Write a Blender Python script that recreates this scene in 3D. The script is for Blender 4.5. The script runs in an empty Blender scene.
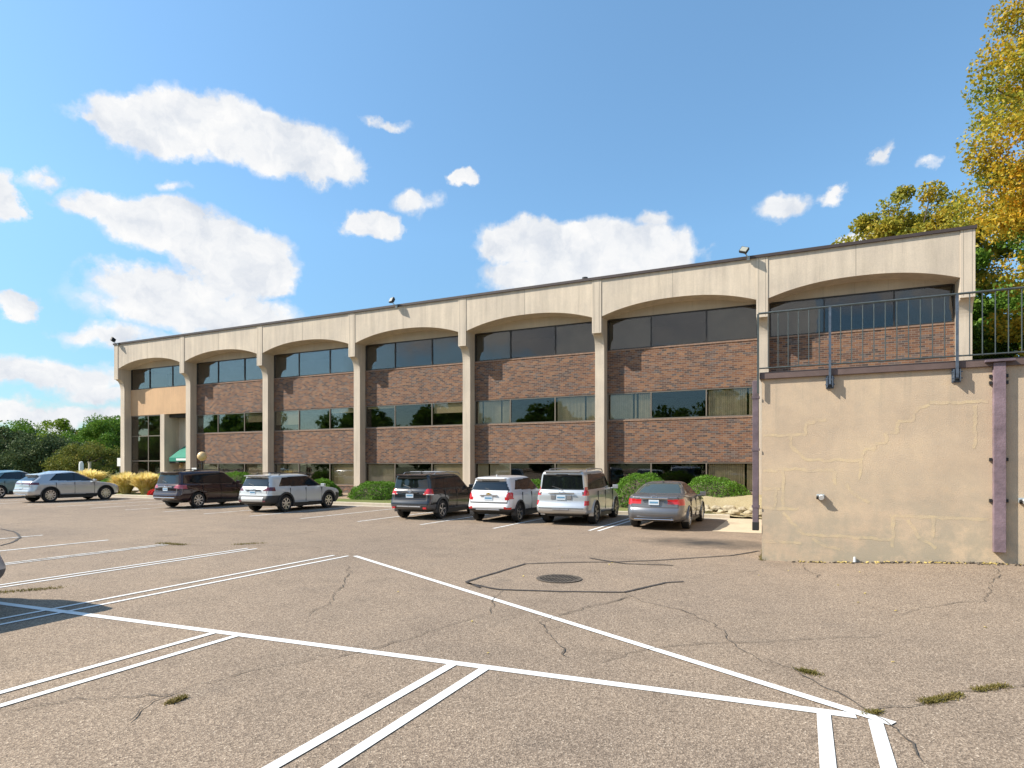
import bpy, math, random
import numpy as np
from mathutils import Vector, Matrix, noise as mnoise
random.seed(7); rng = np.random.default_rng(7)
R = math.radians
scene = bpy.context.scene
COL = scene.collection

# ------------------------------------------------------------------ object helpers
def tag(o, label=None, cat=None, group=None, kind=None):
    if label: o['label'] = label
    if cat: o['category'] = cat
    if group: o['group'] = group
    if kind: o['kind'] = kind
    return o

def empty(name, loc, rz=0.0):
    o = bpy.data.objects.new(name, None); COL.objects.link(o)
    o.location = loc; o.rotation_euler = (0, 0, rz); o.empty_display_size = .3
    return o

class MB:
    def __init__(s): s.v = []; s.f = []; s.m = []
    def add(s, vs, fs, mi=0):
        n = len(s.v); s.v += [tuple(p) for p in vs]; s.f += [tuple(i + n for i in f) for f in fs]; s.m += [mi] * len(fs)
    def box(s, x0, x1, y0, y1, z0, z1, mi=0):
        s.add([(x0,y0,z0),(x1,y0,z0),(x1,y1,z0),(x0,y1,z0),(x0,y0,z1),(x1,y0,z1),(x1,y1,z1),(x0,y1,z1)],
              [(0,3,2,1),(4,5,6,7),(0,1,5,4),(1,2,6,5),(2,3,7,6),(3,0,4,7)], mi)
    def obox(s, c, size, rot=(0,0,0), mi=0):
        from mathutils import Euler
        M = Euler(rot).to_matrix(); hx, hy, hz = [q / 2 for q in size]
        vs = [Vector(c) + M @ Vector((sx*hx, sy*hy, sz*hz)) for sz in (-1,1) for sx, sy in ((-1,-1),(1,-1),(1,1),(-1,1))]
        s.add(vs, [(0,3,2,1),(4,5,6,7),(0,1,5,4),(1,2,6,5),(2,3,7,6),(3,0,4,7)], mi)
    def prism(s, poly, axis, a, b, mi=0):
        # poly: list of 2D points; extruded along axis from a to b
        def P(p, t):
            return (t, p[0], p[1]) if axis == 'x' else ((p[0], t, p[1]) if axis == 'y' else (p[0], p[1], t))
        n = len(poly)
        vs = [P(p, a) for p in poly] + [P(p, b) for p in poly]
        fs = [tuple(range(n)), tuple(range(2*n-1, n-1, -1))] + [(i, i+n, (i+1)%n+n, (i+1)%n) for i in range(n)]
        s.add(vs, fs, mi)
    def tube(s, p0, p1, r0, r1=None, n=10, caps=True, mi=0):
        r1 = r0 if r1 is None else r1
        p0, p1 = Vector(p0), Vector(p1); d = (p1 - p0).normalized()
        a = d.orthogonal().normalized(); b = d.cross(a)
        vs = []
        for p, r in ((p0, r0), (p1, r1)):
            for k in range(n):
                t = 2*math.pi*k/n; vs.append(p + (a*math.cos(t) + b*math.sin(t))*r)
        fs = [(k, (k+1)%n, (k+1)%n+n, k+n) for k in range(n)]
        if caps: fs += [tuple(range(n-1,-1,-1)), tuple(range(n, 2*n))]
        s.add(vs, fs, mi)
    def path(s, pts, radii, n=7, mi=0):
        for i in range(len(pts)-1): s.tube(pts[i], pts[i+1], radii[i], radii[i+1], n, True, mi)
    def lathe(s, prof, axis='z', c=(0,0,0), n=24, mi=0):
        # prof: (r, h)
        vs = []
        for r, h in prof:
            for k in range(n):
                t = 2*math.pi*k/n; x, y = r*math.cos(t), r*math.sin(t)
                p = (x, y, h) if axis == 'z' else (x, h, y)
                vs.append((p[0]+c[0], p[1]+c[1], p[2]+c[2]))
        fs = []
        for i in range(len(prof)-1):
            for k in range(n):
                fs.append((i*n+k, i*n+(k+1)%n, (i+1)*n+(k+1)%n, (i+1)*n+k))
        s.add(vs, fs, mi)
    def build(s, name, mats, parent=None, smooth=False, bevel=0, recalc=True):
        me = bpy.data.meshes.new(name)
        me.from_pydata(s.v, [], s.f)
        if not isinstance(mats, (list, tuple)): mats = [mats]
        for m in mats: me.materials.append(m)
        if len(mats) > 1: me.polygons.foreach_set('material_index', s.m)
        if smooth: me.polygons.foreach_set('use_smooth', [True]*len(s.f))
        if recalc:
            import bmesh
            bm = bmesh.new(); bm.from_mesh(me); bmesh.ops.recalc_face_normals(bm, faces=bm.faces); bm.to_mesh(me); bm.free()
        o = bpy.data.objects.new(name, me); COL.objects.link(o)
        if parent: o.parent = parent
        if bevel:
            b = o.modifiers.new('bevel', 'BEVEL'); b.width = bevel; b.segments = 2; b.limit_method = 'ANGLE'; b.angle_limit = R(40)
        if smooth == 'auto' or smooth is True:
            try: me.set_sharp_from_angle(angle=R(38))
            except Exception: pass
        return o

def box_obj(name, mat, parent, x0, x1, y0, y1, z0, z1, bevel=0):
    m = MB(); m.box(x0, x1, y0, y1, z0, z1); return m.build(name, mat, parent, bevel=bevel)

# ------------------------------------------------------------------ materials
def newmat(name):
    m = bpy.data.materials.new(name); m.use_nodes = True
    nt = m.node_tree; nt.nodes.clear()
    out = nt.nodes.new('ShaderNodeOutputMaterial')
    return m, nt, out
def N(nt, t, **kw):
    n = nt.nodes.new('ShaderNode' + t)
    for k, v in kw.items():
        if k in n.inputs: n.inputs[k].default_value = v
        else: setattr(n, k, v)
    return n
def L(nt, a, b): nt.links.new(a, b)
def ramp(nt, fac, stops, interp='LINEAR'):
    r = nt.nodes.new('ShaderNodeValToRGB'); cr = r.color_ramp; cr.interpolation = interp
    while len(cr.elements) < len(stops): cr.elements.new(.5)
    for e, (p, c) in zip(cr.elements, stops):
        e.position = p; e.color = (*c, 1) if len(c) == 3 else c
    if fac is not None: L(nt, fac, r.inputs[0])
    return r
def mixc(nt, fac, a, b, mode='MIX'):
    m = nt.nodes.new('ShaderNodeMix'); m.data_type = 'RGBA'; m.blend_type = mode
    for sock, v in ((m.inputs[0], fac), (m.inputs[6], a), (m.inputs[7], b)):
        if hasattr(v, 'is_linked') or hasattr(v, 'links'): L(nt, v, sock)
        else: sock.default_value = v if not isinstance(v, tuple) else ((*v, 1) if len(v) == 3 else v)
    return m.outputs[2]
def noise(nt, vec, scale, detail=3, rough=.55, dist=0):
    n = N(nt, 'TexNoise'); n.inputs['Scale'].default_value = scale; n.inputs['Detail'].default_value = detail
    n.inputs['Roughness'].default_value = rough; n.inputs['Distortion'].default_value = dist
    if vec is not None: L(nt, vec, n.inputs['Vector'])
    return n.outputs['Fac']
def math_(nt, op, a, b=None, c=None, clamp=False):
    m = nt.nodes.new('ShaderNodeMath'); m.operation = op; m.use_clamp = clamp
    for s, v in zip(m.inputs, (a, b, c)):
        if v is None: continue
        if hasattr(v, 'links'): L(nt, v, s)
        else: s.default_value = v
    return m.outputs[0]

def simple(name, col, rough=.6, metal=0, coat=0, spec=.5, var=0.0, vscale=3, bump=0, bscale=40):
    m, nt, out = newmat(name)
    p = N(nt, 'BsdfPrincipled'); p.inputs['Roughness'].default_value = rough; p.inputs['Metallic'].default_value = metal
    p.inputs['Coat Weight'].default_value = coat; p.inputs['Coat Roughness'].default_value = .04
    p.inputs['Specular IOR Level'].default_value = spec
    tc = N(nt, 'TexCoord')
    if var:
        f = noise(nt, tc.outputs['Object'], vscale, 4)
        r = ramp(nt, f, [(.3, tuple(c*(1-var) for c in col)), (.7, tuple(min(1, c*(1+var)) for c in col))])
        L(nt, r.outputs[0], p.inputs['Base Color'])
    else: p.inputs['Base Color'].default_value = (*col, 1)
    if bump:
        b = N(nt, 'Bump'); b.inputs['Strength'].default_value = bump; b.inputs['Distance'].default_value = .02
        L(nt, noise(nt, tc.outputs['Object'], bscale, 4), b.inputs['Height']); L(nt, b.outputs[0], p.inputs['Normal'])
    L(nt, p.outputs[0], out.inputs[0])
    return m

def concrete(name, col, streak=.12, speck=.1):
    m, nt, out = newmat(name); p = N(nt, 'BsdfPrincipled'); p.inputs['Roughness'].default_value = .85
    tc = N(nt, 'TexCoord'); v = tc.outputs['Object']
    mp = N(nt, 'Mapping'); mp.inputs['Scale'].default_value = (2.2, 2.2, .16); L(nt, v, mp.inputs[0])
    s = noise(nt, mp.outputs[0], 1.6, 5, .6)
    b = noise(nt, v, .5, 4, .6)
    g = noise(nt, v, 45, 2, .6)
    mp2 = N(nt, 'Mapping'); mp2.inputs['Scale'].default_value = (6, 6, .25); mp2.inputs['Location'].default_value = (3,1,0); L(nt, v, mp2.inputs[0])
    s2 = noise(nt, mp2.outputs[0], 1.2, 5, .65)
    c1 = ramp(nt, s, [(.25, tuple(c*(1-streak) for c in col)), (.6, col), (.85, tuple(c*(1+streak*.5) for c in col))]).outputs[0]
    c2 = mixc(nt, 1, c1, ramp(nt, b, [(.3, (.86,.86,.87)), (.65, (1.05,1.04,1.02))]).outputs[0], 'MULTIPLY')
    c3 = mixc(nt, 1, c2, ramp(nt, g, [(.3, (1-speck,)*3), (.7, (1+speck,)*3)]).outputs[0], 'MULTIPLY')
    c3 = mixc(nt, 1, c3, ramp(nt, s2, [(.30,(.87,.865,.86)),(.42,(1,1,1)),(.6,(1,1,1)),(.72,(1.05,1.04,1.03))]).outputs[0], 'MULTIPLY')
    L(nt, c3, p.inputs['Base Color'])
    bp = N(nt, 'Bump'); bp.inputs['Strength'].default_value = .35; bp.inputs['Distance'].default_value = .01
    L(nt, g, bp.inputs['Height']); L(nt, bp.outputs[0], p.inputs['Normal']); L(nt, p.outputs[0], out.inputs[0])
    return m

def brick_mat():
    m, nt, out = newmat('brown_brick'); p = N(nt, 'BsdfPrincipled'); p.inputs['Roughness'].default_value = .85
    tc = N(nt, 'TexCoord'); sx = N(nt, 'SeparateXYZ'); L(nt, tc.outputs['Object'], sx.inputs[0])
    cx = N(nt, 'CombineXYZ'); L(nt, math_(nt, 'ADD', sx.outputs[0], sx.outputs[1]), cx.inputs[0]); L(nt, sx.outputs[2], cx.inputs[1])
    sc_ = N(nt, 'SeparateXYZ'); L(nt, cx.outputs[0], sc_.inputs[0])
    v_ = math_(nt, 'DIVIDE', sc_.outputs[1], .0915); row = math_(nt, 'FLOOR', v_)
    par = math_(nt, 'MODULO', math_(nt, 'ADD', row, 1000), 2)
    u_ = math_(nt, 'ADD', math_(nt, 'DIVIDE', sc_.outputs[0], .25), math_(nt, 'MULTIPLY', par, .5)); colm = math_(nt, 'FLOOR', u_)
    cc_ = N(nt, 'CombineXYZ'); L(nt, colm, cc_.inputs[0]); L(nt, row, cc_.inputs[1])
    wn = N(nt, 'TexWhiteNoise'); wn.noise_dimensions = '2D'; L(nt, cc_.outputs[0], wn.inputs['Vector'])
    mort = math_(nt, 'MAXIMUM', math_(nt, 'LESS_THAN', math_(nt, 'FRACT', v_), .14), math_(nt, 'LESS_THAN', math_(nt, 'FRACT', u_), .05))
    col = ramp(nt, wn.outputs['Value'], [(0,(.06,.040,.034)),(.15,(.10,.055,.040)),(.35,(.15,.068,.038)),(.6,(.195,.088,.045)),(.8,(.25,.125,.062)),(.9,(.15,.10,.08)),(1,(.085,.068,.064))])
    c = mixc(nt, mort, col.outputs[0], (.25,.205,.165))
    big = noise(nt, tc.outputs['Object'], .7, 4)
    c = mixc(nt, 1, c, ramp(nt, big, [(.3,(.88,.88,.89)),(.7,(1.08,1.07,1.06))]).outputs[0], 'MULTIPLY')
    L(nt, c, p.inputs['Base Color'])
    bp = N(nt, 'Bump'); bp.inputs['Strength'].default_value = .2; bp.inputs['Distance'].default_value = .005; bp.invert = True
    L(nt, mort, bp.inputs['Height']); L(nt, bp.outputs[0], p.inputs['Normal']); L(nt, p.outputs[0], out.inputs[0])
    return m

def glass_mat(name, tint=(.88,.86,.80), refl=.05, rcol=(.66,.66,.69)):
    m, nt, out = newmat(name)
    t = N(nt, 'BsdfTransparent'); t.inputs[0].default_value = (*tint, 1)
    g = N(nt, 'BsdfGlossy'); g.inputs['Roughness'].default_value = .015; g.inputs[0].default_value = (*rcol, 1)
    tc = N(nt, 'TexCoord'); bp = N(nt, 'Bump'); bp.inputs['Strength'].default_value = .06; bp.inputs['Distance'].default_value = .03
    L(nt, noise(nt, tc.outputs['Object'], .9, 2), bp.inputs['Height']); L(nt, bp.outputs[0], g.inputs['Normal'])
    fr = N(nt, 'Fresnel'); fr.inputs[0].default_value = 1.5
    fac = math_(nt, 'ADD', math_(nt, 'MULTIPLY', fr.outputs[0], .6), refl, clamp=True)
    mx = N(nt, 'MixShader'); L(nt, fac, mx.inputs[0]); L(nt, t.outputs[0], mx.inputs[1]); L(nt, g.outputs[0], mx.inputs[2])
    L(nt, mx.outputs[0], out.inputs[0]); return m

def paint_mat(name, col, metal=.35, rough=.32):
    m, nt, out = newmat(name); p = N(nt, 'BsdfPrincipled')
    p.inputs['Base Color'].default_value = (*col, 1); p.inputs['Metallic'].default_value = metal; p.inputs['Roughness'].default_value = rough
    p.inputs['Coat Weight'].default_value = .9; p.inputs['Coat Roughness'].default_value = .03
    tc = N(nt, 'TexCoord')
    d = noise(nt, tc.outputs['Object'], 2.2, 5, .6)          # thin road dust
    dk = .035 if max(col) < .1 else .16
    c = mixc(nt, ramp(nt, d, [(.4,(0,0,0)),(.9,(dk,)*3)]).outputs[0], tuple(col), (.33,.3,.26))
    L(nt, c, p.inputs['Base Color']); L(nt, p.outputs[0], out.inputs[0]); return m

def leaf_mat(name, cols, hue_noise=.35, trans=.3):
    m, nt, out = newmat(name)
    g = N(nt, 'NewGeometry'); tc = N(nt, 'TexCoord')
    n = noise(nt, tc.outputs['Object'], hue_noise, 3, .6)
    f = math_(nt, 'ADD', math_(nt, 'MULTIPLY', g.outputs['Random Per Island'], .45), math_(nt, 'MULTIPLY_ADD', n, 1.5, -.47), clamp=True)
    k = len(cols); r = ramp(nt, f, [(i/(k-1), c) for i, c in enumerate(cols)])
    d = N(nt, 'BsdfDiffuse'); t = N(nt, 'BsdfTranslucent'); L(nt, r.outputs[0], d.inputs[0])
    L(nt, r.outputs[0], t.inputs[0])
    mx = N(nt, 'MixShader'); mx.inputs[0].default_value = trans; L(nt, d.outputs[0], mx.inputs[1]); L(nt, t.outputs[0], mx.inputs[2])
    gl = N(nt, 'BsdfGlossy'); gl.inputs['Roughness'].default_value = .5; gl.inputs[0].default_value = (1,1,1,1)
    m2 = N(nt, 'MixShader'); m2.inputs[0].default_value = .012; L(nt, mx.outputs[0], m2.inputs[1]); L(nt, gl.outputs[0], m2.inputs[2])
    L(nt, m2.outputs[0], out.inputs[0]); return m

def asphalt_mat():
    m, nt, out = newmat('weathered_asphalt'); p = N(nt, 'BsdfPrincipled'); p.inputs['Roughness'].default_value = .9
    p.inputs['Specular IOR Level'].default_value = .25
    tc = N(nt, 'TexCoord'); v = tc.outputs['Object']
    big = noise(nt, v, .12, 5, .6, .4); mid = noise(nt, v, 1.3, 5, .65); fine = noise(nt, v, 75, 3, .7)
    vo = N(nt, 'TexVoronoi'); vo.inputs['Scale'].default_value = 85; L(nt, v, vo.inputs['Vector'])
    st = ramp(nt, vo.outputs['Color'], [(0,(.04,.032,.027)),(.25,(.15,.118,.094)),(.6,(.28,.222,.172)),(.86,(.43,.35,.275)),(1,(.68,.59,.48))]).outputs[0]
    base = mixc(nt, .22, st, (.275,.208,.148))
    c = mixc(nt, 1, base, ramp(nt, big, [(.3,(.86,.84,.82)),(.7,(1.15,1.10,1.02))]).outputs[0], 'MULTIPLY')
    c = mixc(nt, 1, c, ramp(nt, mid, [(.25,(.84,.84,.84)),(.5,(1,1,1)),(.8,(1.1,1.09,1.07))]).outputs[0], 'MULTIPLY')
    c = mixc(nt, 1, c, ramp(nt, fine, [(.25,(.82,.82,.82)),(.5,(1,1,1)),(.75,(1.18,1.18,1.17))]).outputs[0], 'MULTIPLY')
    # old dark damp streak near the wall corner and oil spots: shapes of their own
    sx = N(nt, 'Mapping'); sx.inputs['Location'].default_value = (2.3*.45, -16.4*.75, 0); sx.inputs['Scale'].default_value = (.45,.75,1); L(nt, v, sx.inputs[0])
    ln = N(nt, 'VectorMath', operation='LENGTH'); L(nt, sx.outputs[0], ln.inputs[0])
    blot = math_(nt, 'SUBTRACT', math_(nt, 'ADD', math_(nt, 'SUBTRACT', 1, ln.outputs['Value']), math_(nt, 'MULTIPLY', noise(nt, v, 2.2, 4), .9)), .45, clamp=True)
    c = mixc(nt, math_(nt, 'MULTIPLY', blot, 1.1, clamp=True), c, (.06,.052,.045))
    oil = ramp(nt, noise(nt, v, .9, 3, .5), [(.64,(0,0,0)),(.78,(.3,.3,.3))]).outputs[0]
    c = mixc(nt, oil, c, (.09,.08,.07))
    L(nt, c, p.inputs['Base Color'])
    bp = N(nt, 'Bump'); bp.inputs['Strength'].default_value = .8; bp.inputs['Distance'].default_value = .006
    L(nt, vo.outputs['Distance'], bp.inputs['Height']); L(nt, bp.outputs[0], p.inputs['Normal'])
    L(nt, p.outputs[0], out.inputs[0]); return m

def line_mat(name, wear):
    m, nt, out = newmat(name); p = N(nt, 'BsdfPrincipled'); p.inputs['Roughness'].default_value = .7
    tc = N(nt, 'TexCoord'); v = tc.outputs['Object']
    n = noise(nt, v, 30, 4, .75); n2 = noise(nt, v, 3, 4, .6)
    f = math_(nt, 'ADD', math_(nt, 'MULTIPLY', n, .6), math_(nt, 'MULTIPLY', n2, .4))
    r = ramp(nt, f, [(wear-.05,(.26,.225,.19)),(wear+.02,(.7,.69,.66)),(1,(.82,.81,.79))])
    L(nt, r.outputs[0], p.inputs['Base Color']); L(nt, p.outputs[0], out.inputs[0]); return m

def stucco_mat(filler=False):
    m, nt, out = newmat('yellow_crack_filler' if filler else 'patched_tan_stucco'); p = N(nt, 'BsdfPrincipled'); p.inputs['Roughness'].default_value = .9
    tc = N(nt, 'TexCoord'); v = tc.outputs['Object']
    big = noise(nt, v, .55, 5, .6); mid = noise(nt, v, 3.5, 5, .65); g = noise(nt, v, 55, 3, .6)
    c = ramp(nt, big, [(.28,(.46,.35,.25)),(.5,(.54,.415,.295)),(.72,(.62,.475,.32))]).outputs[0]
    c = mixc(nt, 1, c, ramp(nt, mid, [(.25,(.88,.9,.92)),(.6,(1.02,1.02,1.0)),(.8,(1.08,1.04,.96))]).outputs[0], 'MULTIPLY')
    c = mixc(nt, 1, c, ramp(nt, g, [(.3,(.9,.9,.9)),(.7,(1.08,1.08,1.08))]).outputs[0], 'MULTIPLY')
    sp = N(nt, 'SeparateXYZ'); L(nt, v, sp.inputs[0])
    # grey damp staining in the lower part and rain streaks below the cap
    low = math_(nt, 'MULTIPLY', math_(nt, 'SUBTRACT', 2.1, sp.outputs[2]), .42, clamp=True)
    stain = math_(nt, 'MULTIPLY', low, ramp(nt, noise(nt, v, 1.5, 5, .7), [(.40,(0,0,0)),(.56,(1,1,1))]).outputs[0])
    c = mixc(nt, math_(nt, 'MULTIPLY', stain, .95, clamp=True), c, (.33,.295,.225))
    mp = N(nt, 'Mapping'); mp.inputs['Scale'].default_value = (3.2,1,.18); L(nt, v, mp.inputs[0])
    up = math_(nt, 'MULTIPLY', math_(nt, 'SUBTRACT', sp.outputs[2], 2.2), .6, clamp=True)
    rs = math_(nt, 'MULTIPLY', up, ramp(nt, noise(nt, mp.outputs[0], 1.5, 4, .6), [(.52,(0,0,0)),(.72,(1,1,1))]).outputs[0])
    c = mixc(nt, math_(nt, 'MULTIPLY', rs, .5), c, (.27,.24,.19))
    if filler: c = mixc(nt, ramp(nt, noise(nt, v, 4, 5, .7), [(.36,(.0,.0,.0)),(.66,(.5,.5,.5))]).outputs[0], c, (.68,.53,.29))
    L(nt, c, p.inputs['Base Color'])
    bp = N(nt, 'Bump'); bp.inputs['Strength'].default_value = .5; bp.inputs['Distance'].default_value = .01
    L(nt, g, bp.inputs['Height']); L(nt, bp.outputs[0], p.inputs['Normal']); L(nt, p.outputs[0], out.inputs[0]); return m

def grass_mat(name, a, b, c_):
    m, nt, out = newmat(name); p = N(nt, 'BsdfPrincipled'); p.inputs['Roughness'].default_value = .95
    tc = N(nt, 'TexCoord'); v = tc.outputs['Object']
    f = math_(nt, 'ADD', math_(nt, 'MULTIPLY', noise(nt, v, .35, 4), .5), math_(nt, 'MULTIPLY', noise(nt, v, 14, 4, .7), .5))
    L(nt, ramp(nt, f, [(.35,a),(.5,b),(.65,c_)]).outputs[0], p.inputs['Base Color'])
    bp = N(nt, 'Bump'); bp.inputs['Strength'].default_value = 1; bp.inputs['Distance'].default_value = .04
    L(nt, noise(nt, v, 25, 4), bp.inputs['Height']); L(nt, bp.outputs[0], p.inputs['Normal']); L(nt, p.outputs[0], out.inputs[0]); return m

M = {}
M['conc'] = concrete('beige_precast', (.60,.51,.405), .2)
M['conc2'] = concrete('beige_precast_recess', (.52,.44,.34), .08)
M['tanpanel'] = concrete('orange_tan_panel', (.58,.375,.215), .08)
M['brick'] = brick_mat()
M['sill'] = simple('brick_sill', (.26,.165,.115), .85, var=.25, vscale=9)
M['frame'] = simple('bronze_frame', (.045,.038,.032), .45, metal=.3)
M['lframe'] = simple('bronze_tan_frame', (.17,.142,.11), .5)
M['coping'] = simple('brown_metal_coping', (.055,.038,.034), .5, var=.15)
M['joint'] = simple('joint_sealant', (.25,.215,.175), .9)
M['glass'] = glass_mat('tinted_window_glass')
M['blind'] = simple('beige_blind', (.80,.70,.52), .9, var=.1, vscale=2)
M['cloudblind'] = simple('blind_painted_cloud_reflection', (.115,.11,.10), .9, var=.1, vscale=2)  # grey of reflected clouds put into the blind's colour
M['vblind'] = simple('vertical_blind_slats', (.8,.74,.6), .9, var=.1, vscale=4)
M['dark'] = simple('dark_interior', (.018,.017,.016), .9)
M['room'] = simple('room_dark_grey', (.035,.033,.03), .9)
M['roof'] = simple('roof_membrane', (.2,.19,.18), .9, var=.2)
M['stucco'] = stucco_mat()
M['patch'] = stucco_mat(True)
M['brownbeam'] = simple('brown_painted_beam', (.125,.085,.075), .6, var=.2, vscale=3)
M['steel'] = simple('galvanised_steel', (.09,.105,.10), .45, metal=.5, var=.2, vscale=8)
M['bluesteel'] = simple('blue_grey_bracket', (.10,.125,.16), .5, metal=.4, var=.3, vscale=12)
M['purple'] = simple('faded_purple_paint', (.19,.135,.155), .7, var=.3, vscale=5, bump=.3, bscale=30)
M['purple2'] = simple('faded_mauve_paint', (.13,.095,.11), .7, var=.3, vscale=5)
M['black'] = simple('black_plastic', (.02,.02,.02), .5)
M['white'] = simple('white_plastic', (.75,.75,.72), .5)
M['grey'] = simple('grey_fixture', (.38,.42,.44), .45, metal=.2)
M['asphalt'] = asphalt_mat()
M['line'] = line_mat('white_road_paint', .345)
M['oldline'] = line_mat('worn_road_paint', .47)
M['crack'] = simple('dark_crack', (.09,.072,.055), .95, var=.4, vscale=9)
M['tar'] = simple('crack_sealer', (.06,.05,.043), .8, var=.5, vscale=6)
M['ground'] = grass_mat('far_ground', (.06,.085,.025), (.1,.12,.04), (.15,.14,.06))
M['lawn'] = grass_mat('lawn_strip', (.09,.12,.025), (.15,.17,.04), (.26,.22,.09))
M['mulch'] = simple('tan_mulch', (.28,.2,.13), .95, var=.4, vscale=12, bump=1, bscale=20)
M['straw'] = grass_mat('dry_bank', (.25,.2,.11), (.36,.29,.16), (.44,.37,.22))
M['kerb'] = concrete('kerb_concrete', (.48,.42,.33), .1, .15)
M['apron'] = concrete('apron_concrete', (.56,.455,.32), .1, .12)
M['stone'] = simple('pale_limestone', (.40,.34,.23), .9, var=.35, vscale=6, bump=1, bscale=9)
M['bark'] = simple('bark', (.1,.075,.055), .95, var=.35, vscale=8, bump=.6, bscale=16)
M['tyre'] = simple('tyre_rubber', (.02,.02,.02), .8)
M['rim'] = simple('alloy_rim', (.6,.6,.62), .25, metal=.9)
M['darkrim'] = simple('dark_alloy_rim', (.16,.16,.17), .3, metal=.8)
M['clad'] = simple('grey_black_cladding', (.035,.035,.037), .55)
M['silverclad'] = simple('silver_trim', (.3,.3,.31), .35, metal=.6)
M['carglass'] = simple('dark_car_glass', (.008,.010,.012), .04, spec=.8)
M['carglass2'] = simple('clear_car_glass', (.05,.065,.06), .04, spec=.8)
M['taillight'] = simple('red_tail_light', (.52,.015,.02), .15, coat=1)
M['darklight'] = simple('smoked_tail_light', (.12,.02,.03), .12, coat=1)
M['headlight'] = simple('clear_head_light', (.6,.62,.65), .1, coat=1)
M['lens'] = simple('clear_lens', (.8,.74,.7), .12, coat=1)
M['chrome'] = simple('chrome', (.75,.76,.78), .12, metal=1)
M['gloss'] = simple('gloss_black_trim', (.01,.01,.011), .12)
M['gap'] = simple('panel_gap_shadow_seal', (.05,.05,.052), .7)
M['gold'] = simple('gold_badge', (.65,.45,.12), .3, metal=.9)
M['plate'] = simple('pale_blue_plate', (.6,.68,.76), .4)
M['plateband'] = simple('blue_plate_band', (.12,.27,.42), .4)
M['awning'] = simple('green_canvas', (.008,.19,.125), .75, var=.12)
M['globe'] = simple('amber_globe', (.72,.5,.24), .3, coat=.5)
M['lampglass'] = simple('flood_lens', (.34,.34,.28), .4, coat=1)
M['redflower'] = leaf_mat('red_flower', [(.45,.02,.02),(.7,.04,.04),(.6,.1,.08)], 2)
M['yellowflower'] = leaf_mat('yellow_flower', [(.5,.3,.02),(.75,.5,.05),(.2,.25,.05)], 2)
M['shrub'] = leaf_mat('shrub_leaf', [(.05,.12,.014),(.09,.2,.02),(.14,.28,.03),(.2,.34,.045)], 2.5, .3)
M['autumn'] = leaf_mat('autumn_leaf', [(.11,.17,.025),(.24,.27,.035),(.42,.35,.04),(.6,.39,.03),(.7,.33,.02)], .35, .38)
M['autumn2'] = leaf_mat('turning_leaf', [(.12,.16,.025),(.26,.27,.035),(.42,.34,.04),(.52,.33,.035)], .5, .38)
M['greenleaf'] = leaf_mat('mid_green_leaf', [(.045,.10,.015),(.09,.18,.024),(.16,.27,.036),(.23,.32,.05)], .4, .3)
M['pineleaf'] = leaf_mat('dark_conifer', [(.035,.058,.02),(.065,.095,.036),(.11,.14,.055),(.17,.18,.08)], .5, .15)
M['limeleaf'] = leaf_mat('lime_leaf', [(.1,.16,.02),(.18,.26,.025),(.28,.34,.03)], .4, .35)
M['oliveleaf'] = leaf_mat('olive_leaf', [(.07,.10,.02),(.14,.16,.03),(.2,.2,.04),(.28,.2,.05)], .6, .3)
M['seed'] = leaf_mat('golden_grass_blades', [(.6,.52,.14),(.85,.70,.28),(.92,.80,.48)], 2, .45)
M['weed'] = leaf_mat('weed_blades', [(.10,.10,.02),(.17,.14,.035),(.27,.2,.07)], 3, .3)
M['dryleaf'] = simple('fallen_leaf', (.5,.38,.12), .8, var=.3)

# ------------------------------------------------------------------ camera
F_PX = 615.0
yaw = math.atan2(615, 1282)
cam = bpy.data.cameras.new('camera'); co = bpy.data.objects.new('camera', cam); COL.objects.link(co)
cam.sensor_width = 36; cam.lens = F_PX/1024*36; cam.shift_y = 81/1024; cam.clip_end = 8000; cam.clip_start = .05
co.location = (0, 0, 2.0); co.rotation_euler = (R(90), 0, yaw); scene.camera = co

# ------------------------------------------------------------------ light
sd = Vector((-1.78, -1.0, 1.89)).normalized()        # towards the sun
sun = bpy.data.lights.new('sun', 'SUN'); so = bpy.data.objects.new('sun', sun); COL.objects.link(so)
sun.energy = 4.7; sun.angle = R(.55); sun.color = (1, .93, .82)
so.rotation_euler = (-sd).to_track_quat('-Z', 'Y').to_euler()
el = math.asin(sd.z); az = math.atan2(sd.x, sd.y)
w = bpy.data.worlds.new('World'); scene.world = w; w.use_nodes = True
nt = w.node_tree; nt.nodes.clear()
wo = nt.nodes.new('ShaderNodeOutputWorld'); bg = nt.nodes.new('ShaderNodeBackground'); L(nt, bg.outputs[0], wo.inputs[0])
sky = nt.nodes.new('ShaderNodeTexSky'); sky.sky_type = 'NISHITA'; sky.sun_disc = False
sky.sun_elevation = el; sky.sun_rotation = az; sky.air_density = 1.0; sky.dust_density = .5; sky.ozone_density = 2.2; sky.altitude = 200
SKY_STR = .115
bg.inputs[1].default_value = SKY_STR
tc = nt.nodes.new('ShaderNodeTexCoord'); sp = nt.nodes.new('ShaderNodeSeparateXYZ'); L(nt, tc.outputs['Generated'], sp.inputs[0])
aznode = math_(nt, 'ARCTAN2', sp.outputs[0], sp.outputs[1]); elnode = math_(nt, 'ARCSINE', sp.outputs[2])
cmb = nt.nodes.new('ShaderNodeCombineXYZ'); L(nt, aznode, cmb.inputs[0]); L(nt, elnode, cmb.inputs[1])
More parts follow.
